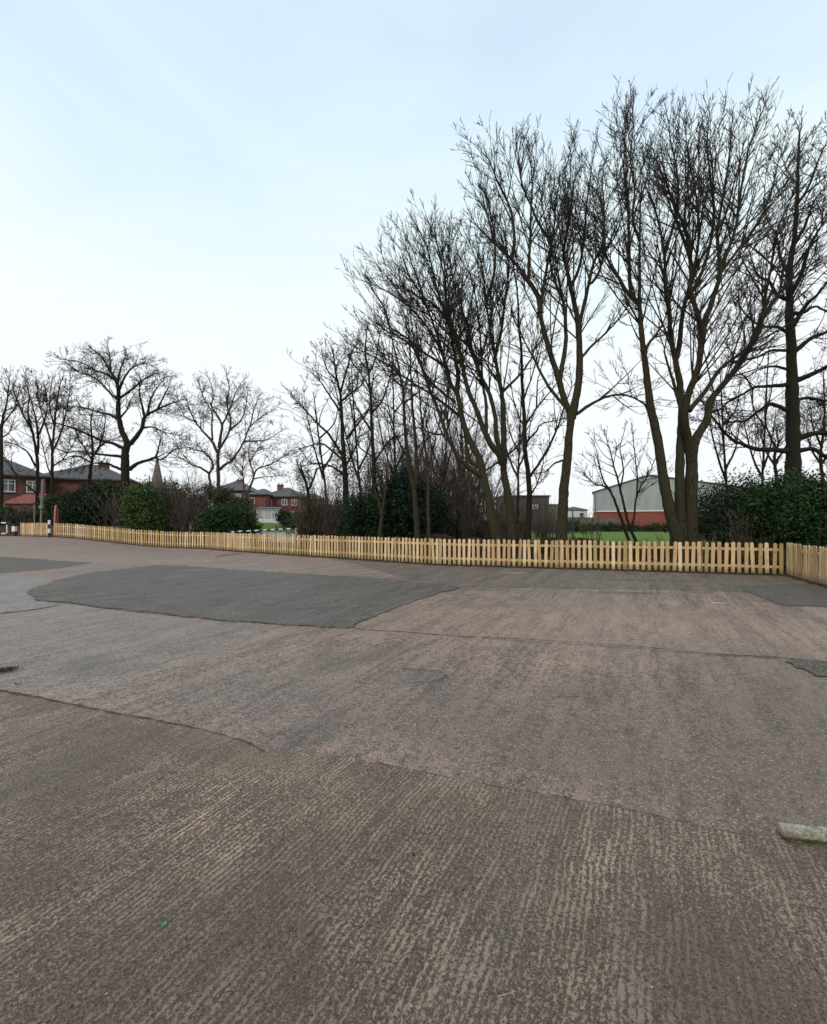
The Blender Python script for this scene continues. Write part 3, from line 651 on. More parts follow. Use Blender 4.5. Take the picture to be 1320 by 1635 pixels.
# --- the big trees at right
T1 = [([(1081, 862), (1071, 824), (1060, 770), (1049, 699), (1039, 653), (1033, 607), (1028, 567), (1023, 521), (1021, 486), (1021, 450), (1021, 385), (1023, 314), (1028, 242), (1035, 185)], 21, 2),
      ([(1088, 862), (1086, 820), (1085, 770), (1086, 720), (1087, 690), (1088, 664), (1085, 612), (1078, 575), (1071, 539), (1067, 486), (1062, 450), (1060, 403), (1046, 335), (1031, 296), (1020, 242), (1012, 190)], 19, 2),
      ([(1104, 862), (1103, 806), (1104, 752), (1106, 717), (1113, 696), (1128, 671), (1135, 639), (1152, 617), (1181, 582), (1199, 550), (1213, 514), (1227, 478), (1243, 430), (1262, 375), (1285, 320)], 23, 2),
      ([(1103, 740), (1098, 700), (1093, 668), (1099, 628), (1113, 592), (1120, 539), (1116, 510), (1103, 468), (1102, 420), (1095, 370), (1081, 340), (1065, 296), (1052, 240), (1046, 165)], 14, 2),
      ([(1120, 545), (1126, 510), (1135, 486), (1148, 440), (1147, 400), (1145, 367), (1155, 310), (1163, 260), (1167, 190), (1168, 150)], 10, 1.5),
      ([(1146, 445), (1160, 405), (1175, 360), (1183, 300), (1195, 240), (1212, 190), (1222, 150)], 6, 1.5),
      ([(1150, 435), (1170, 410), (1200, 370), (1225, 325), (1240, 270), (1250, 220)], 5, 1.5),
      ([(1100, 656), (1128, 621), (1151, 588), (1186, 562), (1205, 545), (1235, 520), (1262, 505)], 8, 2),
      ([(1090, 660), (1080, 630), (1072, 600), (1062, 570), (1060, 540)], 7, 2),
      ([(1078, 575), (1085, 545), (1088, 510), (1095, 475), (1108, 430), (1115, 380), (1112, 320), (1100, 260), (1092, 200), (1080, 160)], 9, 1.5),
      ([(1021, 486), (1007, 466), (1004, 400), (1003, 331), (996, 270), (999, 200), (1000, 170)], 8, 1.5),
      ([(1020, 484), (1003, 470), (985, 438), (967, 406), (964, 350), (958, 310), (942, 270)], 7, 1.5),
      ([(1028, 567), (1036, 548), (1050, 530), (1063, 505), (1068, 480)], 6, 2),
      ([(1060, 403), (1072, 370), (1083, 320), (1078, 260), (1068, 210), (1072, 160)], 6, 1.5),
      ([(1103, 468), (1118, 440), (1132, 395), (1140, 340), (1135, 290), (1128, 230), (1130, 190)], 6, 1.5),
      ([(1021, 385), (1010, 350), (1013, 300), (1006, 240), (1018, 180)], 5, 1.5),
      ([(1039, 653), (1020, 640), (1000, 632), (980, 640)], 4, 1),
      ([(1213, 514), (1235, 480), (1262, 448), (1290, 425), (1318, 405)], 6, 1.5),
      ([(1199, 550), (1215, 520), (1222, 470), (1232, 420), (1240, 370), (1262, 320), (1280, 280)], 7, 1.5)]
tree(15.2, T1, 'broom', 'tallest bare tree, three thick mossy stems from one base, in front of the brick warehouse', 101, ntrunk=3, spread=.20, dens=1.15, sub=2.3)
T2 = [([(896, 862), (898, 820), (900, 780), (906, 733), (908, 700), (911, 664), (903, 645), (893, 610), (882, 575), (868, 528), (863, 500), (865, 477), (873, 425), (881, 388), (886, 346), (889, 305), (890, 242), (893, 205)], 20, 2),
      ([(912, 668), (917, 649), (925, 592), (924, 539), (921, 503), (912, 465), (904, 425), (900, 398), (908, 357), (913, 315), (919, 263), (932, 215)], 14, 2),
      ([(893, 610), (897, 585), (903, 550), (903, 521), (900, 486), (890, 460), (880, 430), (878, 390), (868, 340), (862, 290), (862, 240)], 9, 1.5),
      ([(863, 500), (857, 470), (834, 436), (817, 415), (788, 388), (761, 361), (742, 340)], 9, 2),
      ([(817, 415), (821, 375), (813, 330), (794, 290), (782, 259), (769, 235)], 6, 1.5),
      ([(844, 445), (845, 400), (847, 350), (849, 290), (845, 235)], 6, 1.5),
      ([(923, 530), (928, 505), (938, 461), (948, 419), (962, 388), (965, 346), (960, 284), (955, 240)], 8, 1.5),
      ([(940, 455), (954, 440), (965, 405), (985, 370), (1000, 320), (1005, 270)], 5, 1.5),
      ([(920, 661), (946, 644), (971, 633), (999, 631), (1026, 644), (1045, 668)], 6, 2),
      ([(903, 650), (875, 617), (857, 582), (845, 560), (825, 520), (805, 490)], 6, 1.5),
      ([(926, 574), (945, 552), (967, 532), (985, 512), (999, 493), (1012, 468)], 5, 1.5),
      ([(910, 461), (925, 425), (932, 380), (936, 330), (942, 280), (950, 230)], 6, 1.5),
      ([(881, 388), (865, 365), (848, 330), (832, 290), (828, 250), (832, 215)], 5, 1.5),
      ([(788, 388), (780, 350), (765, 320), (752, 300)], 4, 1.2),
      ([(898, 735), (885, 740), (872, 752), (860, 756)], 4, 1.5)]
tree(15.8, T2, 'broom', 'bare tree with one straight pale trunk forking high, left of the brick warehouse', 102, spread=.18, dens=1.15, sub=2.3)
T4 = [([(817, 862), (815, 830), (813, 805), (808, 775), (804, 750), (804, 707), (803, 658), (801, 628), (795, 599), (790, 570), (783, 530), (776, 480), (769, 420), (760, 350), (755, 310)], 18, 2),
      ([(802, 742), (797, 726), (786, 713), (774, 691), (762, 658), (748, 625), (739, 589), (733, 560), (728, 535), (718, 517), (700, 493), (676, 474), (654, 443), (632, 423), (610, 392)], 12, 2),
      ([(799, 728), (792, 693), (790, 664), (782, 632), (772, 609), (762, 589), (754, 560), (747, 518), (734, 491), (723, 445), (714, 390), (709, 345)], 9, 2),
      ([(803, 625), (829, 599), (848, 572), (858, 545), (868, 520)], 5, 1.5),
      ([(776, 690), (776, 648), (770, 609), (768, 560), (765, 520), (760, 480), (748, 430), (742, 390)], 6, 1.5),
      ([(790, 570), (800, 530), (806, 480), (812, 430), (806, 380), (795, 340)], 6, 1.5),
      ([(718, 517), (712, 480), (708, 440), (700, 400), (688, 355)], 5, 1.5),
      ([(808, 728), (820, 718), (832, 702), (838, 690)], 4, 2),
      ([(776, 480), (788, 440), (790, 390), (782, 340), (775, 300)], 5, 1.5)]
tree(16.6, T4, 'broom', 'bare tree with dark straight trunk dividing into upright limbs, right of the leaning trunk', 104, spread=.16, dens=1.15, sub=2.3)
T5 = [([(793, 862), (787, 835), (782, 805), (776, 780), (770, 756), (766, 735), (754, 711), (741, 681), (735, 652), (729, 628), (719, 612), (711, 583), (705, 560), (696, 530), (679, 487), (660, 468), (650, 460), (619, 440), (592, 418)], 18, 2),
      ([(768, 760), (756, 752), (735, 734), (719, 707), (707, 677), (698, 652), (686, 623), (675, 593), (665, 563), (645, 543), (620, 530), (595, 515), (570, 500)], 9, 1.5),
      ([(729, 628), (731, 600), (727, 575), (722, 545), (714, 500), (711, 445), (705, 390), (696, 350)], 9, 1.5),
      ([(768, 745), (752, 738), (746, 720), (743, 700), (738, 672)], 8, 4),
      ([(741, 672), (722, 655), (700, 638), (685, 628), (660, 612), (640, 600), (610, 590), (585, 585)], 6, 1.5),
      ([(727, 642), (710, 630), (694, 615), (680, 605), (655, 585), (630, 570), (600, 560)], 5, 1.5),
      ([(713, 588), (695, 575), (672, 560), (650, 540), (625, 524), (613, 490), (592, 462), (568, 444)], 5, 1.5),
      ([(704, 560), (690, 535), (668, 505), (640, 480), (610, 462), (580, 440)], 5, 1.5),
      ([(679, 487), (668, 450), (655, 415), (645, 385)], 5, 1.5),
      ([(716, 515), (700, 470), (690, 430), (680, 390), (665, 365)], 5, 1.5),
      ([(712, 694), (690, 692), (665, 682), (640, 680)], 4, 1.5),
      ([(773, 752), (785, 745), (795, 738)], 4, 3),
      ([(641, 600), (615, 580), (580, 562), (555, 545)], 4, 1.5)]
tree(16.3, T5, 'broom', 'bare tree leaning left with a pale split trunk and long limbs sweeping over the thicket', 105, spread=.16, dens=1.15, sub=2.3)
T3 = [([(842, 862), (843, 830), (845, 795), (843, 756), (838, 717), (837, 677), (835, 638), (833, 599), (832, 560), (828, 520), (826, 470), (820, 430)], 12, 2),
      ([(845, 762), (866, 732), (882, 701), (893, 675), (900, 650), (912, 620)], 5, 1.5), ([(841, 705), (856, 689), (864, 677), (895, 670)], 4, 1.5),
      ([(839, 677), (850, 662), (856, 652), (876, 628), (890, 610)], 4, 1.5), ([(856, 652), (857, 630), (858, 609), (866, 580)], 3, 1.2),
      ([(836, 680), (828, 665), (820, 640), (815, 610)], 3, 1.2), ([(847, 790), (856, 775), (865, 750), (868, 730)], 3, 1.2), ([(835, 640), (845, 612), (855, 580), (862, 550)], 3, 1.5)]
tree(17.2, T3, 'fine', 'slim bare tree standing between the dark double trunks and the single pale trunk', 103, bark='barkd', dens=1.2)
T10 = [([(1265, 862), (1265, 800), (1265, 763), (1266, 720), (1265, 664), (1264, 620), (1264, 592), (1262, 539), (1260, 500), (1260, 470), (1260, 430), (1268, 380), (1272, 320), (1274, 260), (1276, 215)], 28, 2.5),
       ([(1256, 655), (1240, 648), (1227, 646), (1206, 660), (1190, 672), (1175, 673), (1163, 674), (1150, 664)], 7, 2),
       ([(1256, 720), (1230, 718), (1206, 717), (1185, 709), (1170, 703), (1152, 685), (1135, 663), (1120, 640)], 9, 2),
       ([(1256, 614), (1240, 616), (1224, 617), (1205, 618), (1188, 628), (1165, 640), (1145, 656), (1130, 655)], 7, 1.5),
       ([(1275, 699), (1295, 693), (1320, 692), (1350, 700)], 10, 5), ([(1275, 720), (1298, 717), (1320, 731), (1350, 745)], 8, 4),
       ([(1272, 607), (1295, 598), (1320, 585), (1350, 560)], 9, 4), ([(1256, 530), (1240, 522), (1217, 521), (1195, 508), (1180, 488)], 6, 1.5),
       ([(1256, 560), (1230, 560), (1205, 572), (1180, 575), (1150, 590)], 5, 1.5), ([(1270, 560), (1295, 540), (1320, 530), (1350, 510)], 8, 3),
       ([(1266, 520), (1285, 490), (1305, 470), (1330, 440)], 8, 2), ([(1260, 480), (1240, 470), (1228, 450), (1210, 440), (1200, 415)], 7, 2),
       ([(1262, 470), (1278, 440), (1290, 400), (1305, 370), (1325, 340)], 8, 2), ([(1260, 440), (1245, 410), (1240, 380), (1225, 350)], 6, 1.5),
       ([(1271, 640), (1290, 635), (1320, 640), (1350, 630)], 6, 3), ([(1270, 330), (1290, 300), (1305, 260), (1320, 225)], 5, 1.5), ([(1258, 590), (1235, 585), (1212, 590), (1195, 600)], 5, 1.5),
       ([(1268, 390), (1285, 360), (1300, 320), (1325, 290)], 6, 1.5), ([(1262, 500), (1282, 500), (1300, 490), (1325, 500)], 7, 2)]
tree(17.5, T10, 'oak', 'massive trunked bare tree at the right edge with crooked horizontal boughs above the laurels', 110, bark='barkd', spread=.25, l1=.85, dens=1.35, sub=1.8)
T11 = [([(1015, 864), (1004, 839), (996, 807), (988, 773), (980, 745), (975, 725), (968, 700)], 6, 1.2), ([(1004, 864), (988, 818), (975, 786), (962, 776), (949, 773), (940, 765)], 6, 1.2),
       ([(1006, 845), (1012, 828), (1015, 797), (1024, 775), (1035, 758), (1047, 730)], 4, 1.2), ([(1016, 797), (1017, 760), (1012, 712), (1010, 690)], 3, 1), ([(975, 786), (962, 765), (957, 745), (951, 715)], 4, 1), ([(990, 780), (995, 750), (990, 715), (996, 690)], 3, 1)]
tree(17.0, T11, 'fine', 'small crooked hawthorn like tree with thin dark stems in front of the brick warehouse', 111, bark='barkd', ntrunk=2, scale=.8, l1=.95, dens=1.3, sub=2.6)
# --- middle
T6 = [([(666, 860), (664, 820), (660, 777), (654, 745), (648, 702), (645, 660), (643, 627), (636, 584), (624, 535), (615, 500)], 11, 1.5),
      ([(661, 780), (665, 745), (663, 702), (658, 648), (656, 606), (654, 560), (652, 510)], 8, 1.5), ([(653, 735), (640, 712), (630, 691), (612, 660), (600, 640)], 4, 1.2),
      ([(665, 745), (675, 715), (680, 680), (690, 640)], 3, 1), ([(643, 627), (655, 590), (668, 560), (675, 530)], 3, 1), ([(640, 600), (625, 580), (605, 560), (590, 530)], 3, 1)]
tree(19.5, T6, 'fine', 'slender bare tree with pale trunk forking low, right beside the holly bush', 106)
T6b = [([(684, 860), (683, 800), (682, 745), (675, 691), (671, 648), (668, 610), (662, 570)], 7, 1.2), ([(683, 750), (690, 725), (697, 691), (705, 660), (708, 620)], 3, 1), ([(681, 745), (672, 720), (660, 700)], 3, 1), ([(674, 690), (680, 650), (688, 610)], 3, 1)]
tree(20.5, T6b, 'fine', 'thin straight bare tree immediately right of the slender forked one', 107, bark='barkb')
T7 = [([(606, 860), (608, 835), (609, 820), (603, 798), (596, 775), (592, 745)], 8, 2), ([(609, 822), (614, 795), (617, 765), (618, 734), (622, 700)], 5, 1.5), ([(603, 798), (590, 785), (580, 770)], 3, 1)]
tree(19.0, T7, 'fine', 'young tree with short pale forked trunk in front of the dark holly', 108, scale=.7)
T8 = [([(553, 860), (552, 800), (551, 760), (549, 734), (547, 700), (545, 659), (543, 627), (536, 595), (532, 565)], 13, 2), ([(545, 659), (526, 631), (512, 610), (500, 598)], 4, 1.2),
      ([(548, 730), (526, 695), (511, 680), (496, 665), (484, 650), (474, 642)], 5, 1.2), ([(552, 702), (573, 674), (588, 657), (600, 640)], 5, 1.2), ([(546, 640), (560, 628), (577, 614), (590, 590)], 4, 1.2),
      ([(548, 735), (525, 715), (511, 708), (495, 712), (482, 716)], 4, 1.2), ([(543, 627), (552, 595), (560, 565), (570, 550)], 4, 1.2), ([(540, 610), (522, 590), (515, 570)], 3, 1), ([(551, 760), (530, 745), (508, 740), (492, 742)], 4, 1.2),
      ([(551, 745), (565, 720), (572, 700), (585, 690)], 4, 1.2)]
tree(24.0, T8, 'oak', 'ivy clad bare tree with spreading fan of twigs, left end of the middle thicket', 109, bark='barkd', ivy=6.2, l1=.85, scale=1.0, dens=1.35, sub=2.0)
T9 = [([(600, 860), (598, 800), (597, 755), (595, 713), (593, 670), (592, 638), (588, 595), (583, 563), (585, 530)], 10, 1.8), ([(597, 740), (612, 715), (625, 700), (640, 695)], 4, 1.2), ([(594, 690), (575, 660), (565, 640), (560, 620)], 4, 1.2),
      ([(593, 660), (610, 640), (620, 610), (625, 590)], 4, 1.2), ([(590, 620), (575, 595), (560, 575), (555, 550)], 3, 1.2), ([(588, 600), (600, 570), (605, 540), (610, 520)], 3, 1.2), ([(596, 730), (575, 715), (565, 700)], 3, 1.2)]
tree(23.0, T9, 'oak', 'bare tree behind the holly with a dark straight trunk and twisting side branches', 112, bark='barkd', ivy=4.5, l1=.85, dens=1.35, sub=2.0)
TS = [([(496, 860), (494, 820), (492, 790), (488, 770), (483, 755), (480, 745)], 7, 3), ([(491, 785), (500, 765), (506, 750), (520, 742)], 4, 2), ([(488, 770), (478, 750), (474, 738)], 3, 1.5)]
tree(24.5, TS, 'oak', 'short ivy smothered stump like tree at the road opening, left of the ivy clad tree', 113, bark='barkd', ivy=4.4, l1=.45, scale=.7)
# --- left group
L1 = [([(2, 850), (2, 790), (2, 725), (3, 679), (8, 655), (11, 643), (15, 610)], 9, 1.5), ([(3, 690), (-8, 660), (-15, 630)], 5, 1.2), ([(3, 679), (22, 655), (30, 640)], 3, 1), ([(2, 700), (15, 690), (22, 670)], 3, 1)]
tree(36, L1, 'fine', 'dark bare trunk at the extreme left edge', 120, bark='barkd', twig='twigf', scale=1.6, group='bare trees on the left in front of the houses', l1=.9, dens=1.15, sub=1.2)
L2 = [([(60, 850), (60, 800), (60, 743), (57, 716), (51, 688), (37, 663), (26, 637), (20, 615)], 8, 1.5), ([(60, 725), (61, 700), (57, 670), (50, 640), (40, 610)], 5, 1.2), ([(57, 745), (48, 728), (40, 718), (25, 710), (12, 706)], 4, 1), ([(52, 690), (45, 660), (46, 630), (44, 605)], 4, 1), ([(59, 700), (70, 675), (75, 650), (72, 620)], 4, 1), ([(60, 790), (40, 772), (22, 752), (8, 730)], 4, 1)]
tree(38, L2, 'fine', 'bare tree beside the lamp post, second trunk from the left edge', 121, bark='barkd', twig='twigf', scale=1.6, group='bare trees on the left in front of the houses', l1=.9, dens=1.15, sub=1.2)
L3 = [([(83, 850), (83, 800), (83.5, 743), (84, 716), (88, 670), (92, 633), (97, 610)], 8, 1.5), ([(84, 725), (79, 698), (68, 665), (62, 640), (60, 615)], 4, 1), ([(84, 720), (94, 700), (103, 670), (109, 640), (112, 615)], 4, 1), ([(87, 680), (80, 655), (80, 630), (83, 605)], 3, 1), ([(84, 765), (76, 745), (70, 720), (65, 700)], 3, 1), ([(84, 745), (98, 735), (110, 720), (122, 700)], 3, 1)]
tree(37, L3, 'fine', 'bare tree behind the striped bollard, third trunk from the left edge', 122, bark='barkd', twig='twigf', scale=1.6, group='bare trees on the left in front of the houses', l1=.9, dens=1.15, sub=1.2)
L3b = [([(139, 830), (141, 789), (144, 755), (147, 734), (148, 715), (147, 703), (145, 674), (148, 655)], 9, 1.5), ([(149, 728), (156, 718), (161, 705), (167, 680), (168, 655)], 5, 1.2), ([(147, 740), (130, 730), (115, 728), (100, 735)], 4, 1.2), ([(147, 735), (135, 715), (125, 700), (118, 680)], 4, 1.2), ([(156, 716), (170, 705), (185, 700)], 4, 1.2)]
tree(41, L3b, 'oak', 'smaller crooked bare tree just left of the great spreading one, before the hipped roof', 123, bark='barkd', twig='twigf', scale=1.3, group='bare trees on the left in front of the houses', l1=.8, dens=1.05, sub=1.5)
L4 = [([(200, 850), (200, 800), (200, 743), (200, 721), (203, 709), (194.5, 687), (189, 661), (189, 633), (187, 612), (176, 592), (160, 568), (150, 560)], 19, 2),
      ([(203, 712), (213, 703), (226, 685), (231, 666), (247, 656), (271, 645), (285, 640)], 10, 1.5), ([(231, 666), (226, 645), (222, 625), (224, 605)], 5, 1.5), ([(206, 750), (220, 740), (238, 734), (249, 728), (253, 716), (256, 700)], 8, 1.5), ([(247, 731), (259, 733), (279, 718), (309, 714)], 4, 1.2),
      ([(197, 716), (180, 708), (161, 703), (128, 688), (95, 677), (62, 675)], 7, 1.5), ([(196, 729), (175, 727), (152, 725), (128, 721), (108, 722)], 6, 1.5), ([(196, 751), (180, 744), (171, 740), (150, 740), (135, 746)], 6, 1.5), ([(189, 670), (175, 662), (161, 659), (128, 650), (101, 650)], 6, 1.5),
      ([(187, 610), (170, 598), (150, 590), (128, 578), (100, 574)], 5, 1.2), ([(189, 640), (174, 626), (158, 608), (140, 599), (120, 592)], 5, 1.2), ([(190, 637), (213, 620), (229, 606), (245, 598)], 5, 1.2), ([(187, 612), (192, 590), (198, 575), (200, 565)], 5, 1.2), ([(189, 625), (200, 600), (215, 585), (235, 580)], 5, 1.2),
      ([(235, 663), (240, 640), (250, 620), (262, 605)], 5, 1.2), ([(250, 655), (262, 632), (270, 615)], 4, 1.2), ([(176, 592), (175, 570), (172, 552)], 4, 1), ([(226, 684), (245, 682), (262, 690), (285, 695)], 4, 1), ([(191, 668), (202, 655), (208, 640), (215, 630)], 4, 1)]
tree(38, L4, 'oak', 'great spreading bare tree with the thickest trunk of the left group, beside the church spire', 124, bark='barkd', twig='twigf', scale=1.35, group='bare trees on the left in front of the houses', dens=1.5, l1=.75, sub=1.8)
L5 = [([(349, 850), (349, 800), (349, 775), (348, 737), (348, 723), (352, 714), (366, 688), (368, 668), (362, 645), (366, 619), (362, 600)], 9, 1.5), ([(347, 722), (338, 704), (325, 690), (312, 674), (303, 655), (298, 640)], 6, 1.2), ([(349, 715), (352, 698), (354, 678), (345, 660), (338, 649), (340, 625), (332, 602)], 6, 1.2),
      ([(339, 703), (338, 680), (338, 658), (325, 635), (318, 615)], 4, 1), ([(350, 750), (362, 740), (370, 735), (387, 710), (399, 682), (417, 666), (435, 655)], 6, 1.2), ([(390, 705), (410, 704), (427, 702), (446, 690)], 4, 1), ([(338, 800), (337, 777), (334, 757), (340, 747), (338, 735), (332, 728)], 6, 2),
      ([(334, 756), (322, 748), (309, 743), (290, 732), (277, 726)], 5, 1.2), ([(338, 735), (325, 722), (310, 718), (295, 712)], 4, 1.2), ([(366, 688), (385, 670), (392, 650), (395, 630)], 4, 1), ([(354, 680), (366, 655), (375, 630), (385, 612)], 4, 1), ([(399, 682), (405, 655), (412, 635)], 3, 1), ([(312, 674), (295, 665), (288, 650)], 3, 1)]
tree(43, L5, 'oak', 'round crowned bare tree behind the dark bushes, between spire and red brick semi', 125, bark='barkb', twig='twigf', scale=1.35, group='bare trees on the left in front of the houses', dens=1.25, l1=.8, spread=.2, sub=1.6)
L6 = [([(390, 830), (393, 796), (401, 773), (405, 757), (399, 740), (397, 725), (399, 705)], 7, 1.2), ([(404, 760), (412, 748), (433, 741), (454, 728)], 4, 1), ([(392, 800), (389, 773), (387, 747), (391, 725)], 4, 1), ([(399, 738), (410, 720), (422, 700)], 3, 1), ([(388, 760), (376, 745), (370, 735)], 3, 1), ([(403, 765), (418, 762), (440, 760)], 3, 1)]
tree(42, L6, 'oak', 'low bare tree leaning right in front of the red brick semi', 126, bark='barkb', twig='twigf', scale=1.3, group='bare trees on the left in front of the houses', dens=1.5, l1=.75, sub=2.0)
# slender trees inside the thicket
for i, (px, Y, top, lean, lab) in enumerate(((632, 26, 560, -6, 'slender dark trunk behind the slender forked tree'), (575, 27, 590, -14, 'slender dark trunk between the two ivy clad trees'), (520, 27.5, 640, -18, 'slender dark trunk left of the ivy clad tree'),
      (708, 28, 600, 10, 'slender dark trunk in the reddish thicket, right of the thin straight tree'), (742, 31, 640, -8, 'thin dark trunk glimpsed behind the leaning tree'), (826, 33, 640, 6, 'thin dark trunk far behind the slim tree'), (1160, 24, 600, -10, 'thin bare tree behind the dark loose evergreen bush'),
      (1215, 25, 560, 12, 'thin bare tree between evergreen bush and massive trunk'))):
    m_ = (760+top)//2
    tree(Y, [([(px, 860), (px+1, 800), (px+lean*.2, 755), (px+lean*.6, m_), (px+lean, top)], 7, 1.5), ([(px+lean*.2, 765), (px-14, 730), (px-24, 690), (px-30, 660)], 4, 1), ([(px+lean*.2, 750), (px+14, 715), (px+22, 670)], 4, 1), ([(px+lean*.5, m_+25), (px-12, m_-10), (px-18, m_-45)], 3, 1), ([(px+lean*.6, m_), (px+14, m_-25), (px+20, m_-60)], 3, 1)],
         'fine', lab, 150+i, bark='barkd', dens=1.2, group='slender trees in the thicket')
# right background trees
for i, (px, Y, top, lab) in enumerate(((1312, 30, 600, 'distant bare tree behind the massive trunk at the right edge'), (1238, 34, 690, 'distant low bare tree seen left of the massive trunk under its lowest bough'))):
    tree(Y, [([(px, 860), (px+2, 780), (px-2, 730), (px+4, (730+top)//2), (px+2, top)], 9, 1.5), ([(px, 745), (px-18, 715), (px-25, 680)], 4, 1), ([(px, 740), (px+20, 705), (px+28, 670)], 4, 1), ([(px, 715), (px-15, 680), (px-18, 650)], 4, 1)], 'oak', lab, 130+i, bark='barkd', twig='twigf', scale=1.1, dens=1.5, sub=2.2, group='distant trees on the right')

# ------------------------------------------------------------------ bushes and thicket
bush(1165, 15.6, 2.9, [(0, 0, 1.4, 1.2, .8, 1.3), (-.9, .1, 1.5, .7, .6, 1.0), (.5, .2, 2.4, .9, .6, .7), (1.2, 0, 1.3, 1.0, .7, 1.3), (-.3, 0, 2.2, .8, .6, .7)], 19000, .046, 'holly', 'dark loose evergreen bush directly right of the three stemmed tree', 201, clump=.36, stems=26)
bush(1245, 15.0, 3.2, [(0, 0, 1.4, 1.1, .8, 1.4), (.5, 0, 2.3, .9, .6, .85), (-.6, 0, 2.0, .8, .6, .9)], 20000, .055, 'laurel', 'glossy laurel bush around the foot of the massive right hand trunk', 202)
bush(1325, 13.6, 3.1, [(0, 0, 1.4, 1.1, .8, 1.4), (.4, 0, 2.1, .8, .6, .85), (-.7, .2, 1.6, .7, .6, 1.1)], 20000, .058, 'laurel', 'laurel bush cut by the right edge, above the fence return', 203)
bush(640, 24.0, 4.5, [(0, 0, 2.0, 1.8, 1.2, 1.8), (.3, 0, 3.4, 1.2, .9, 1.0), (-1.6, .3, 1.6, 1.2, 1.0, 1.5), (1.4, .3, 2.0, 1.3, 1.0, 1.6)], 26000, .075, 'holly', 'big dark holly bush behind the slender trunks in the middle thicket', 204)
bush(585, 23.0, 3.0, [(0, 0, 1.3, 1.1, .9, 1.3), (-.4, 0, 2.0, .7, .6, .8)], 9000, .070, 'holly', 'smaller dark holly bush behind the young forked tree', 205)
bush(362, 27.5, 3.0, [(0, 0, 1.3, 1.9, 1.1, 1.1), (.3, 0, 1.7, 1.4, .9, .75), (-1.1, 0, 1.3, .8, .8, .9), (1.3, 0, 1.0, .7, .8, .8)], 24000, .075, 'laurel', 'dense rounded evergreen bush, darkest green of the left group, beside the road opening', 206)
bush(228, 30.0, 3.6, [(0, 0, 2.0, 1.3, 1.0, 1.9), (-.4, 0, 2.8, .9, .8, .9), (.7, 0, 1.0, .8, .8, 1.0)], 17000, .080, 'privet', 'yellow green leafy bush in front of the great spreading tree', 207)
bush(135, 35.0, 4.2, [(0, 0, 1.8, 1.7, 1.0, 1.7), (-.8, 0, 1.2, 1.0, .9, 1.1), (.5, 0, 3.0, .9, .8, 1.0)], 18000, .10, 'conifer', 'nearly black conifer bush behind the long picket run on the left', 208)
bush(100, 36.5, 3.6, [(0, 0, 1.6, 1.5, .9, 1.5), (-.9, 0, 2.2, .9, .7, .9), (.8, 0, 2.4, .8, .7, .8)], 10000, .09, 'ivy', 'dull olive bush below the brick wall, behind the red marker', 220)
bush(170, 36.0, 4.6, [(0, 0, 3.1, 1.4, 1.0, 1.4), (.8, 0, 1.6, 1.3, .9, 1.5)], 13000, .09, 'ivy', 'dull olive bush between the conifer and the yellow green bush', 209)
bush(285, 33.0, 4.2, [(0, 0, 2.2, 2.4, 1.1, 1.7), (-.5, 0, 3.4, 1.1, .8, .9)], 12000, .07, 'ivy', 'brown green tangled bush below the spire', 210)
bush(338, 34.0, 4.2, [(0, 0, 2.8, 1.7, 1.0, 1.5), (1.6, 0, 2.4, 1.5, .9, 1.4)], 13000, .08, 'ivy', 'olive hedge bush at the foot of the round crowned tree', 211)
bush(470, 52.0, 2.2, [(0, 0, .8, 1.9, 1.0, .9), (-1.2, 0, 1.4, 1.0, .8, .9), (1.6, 0, .5, 1.2, .8, .6)], 8000, .09, 'holly', 'trimmed dark bush on the lawn beside the white framed shelter', 212, group='garden bushes by the road')
bush(30, 35.0, 2.0, [(0, 0, 1.0, 2.4, .8, 1.1), (-1.5, 0, 1.4, 1.2, .8, 1.0)], 9000, .08, 'ivy', 'brown green hedge in front of the left house, above the striped gate', 213)
rs = random.Random(5)
k_ = 0
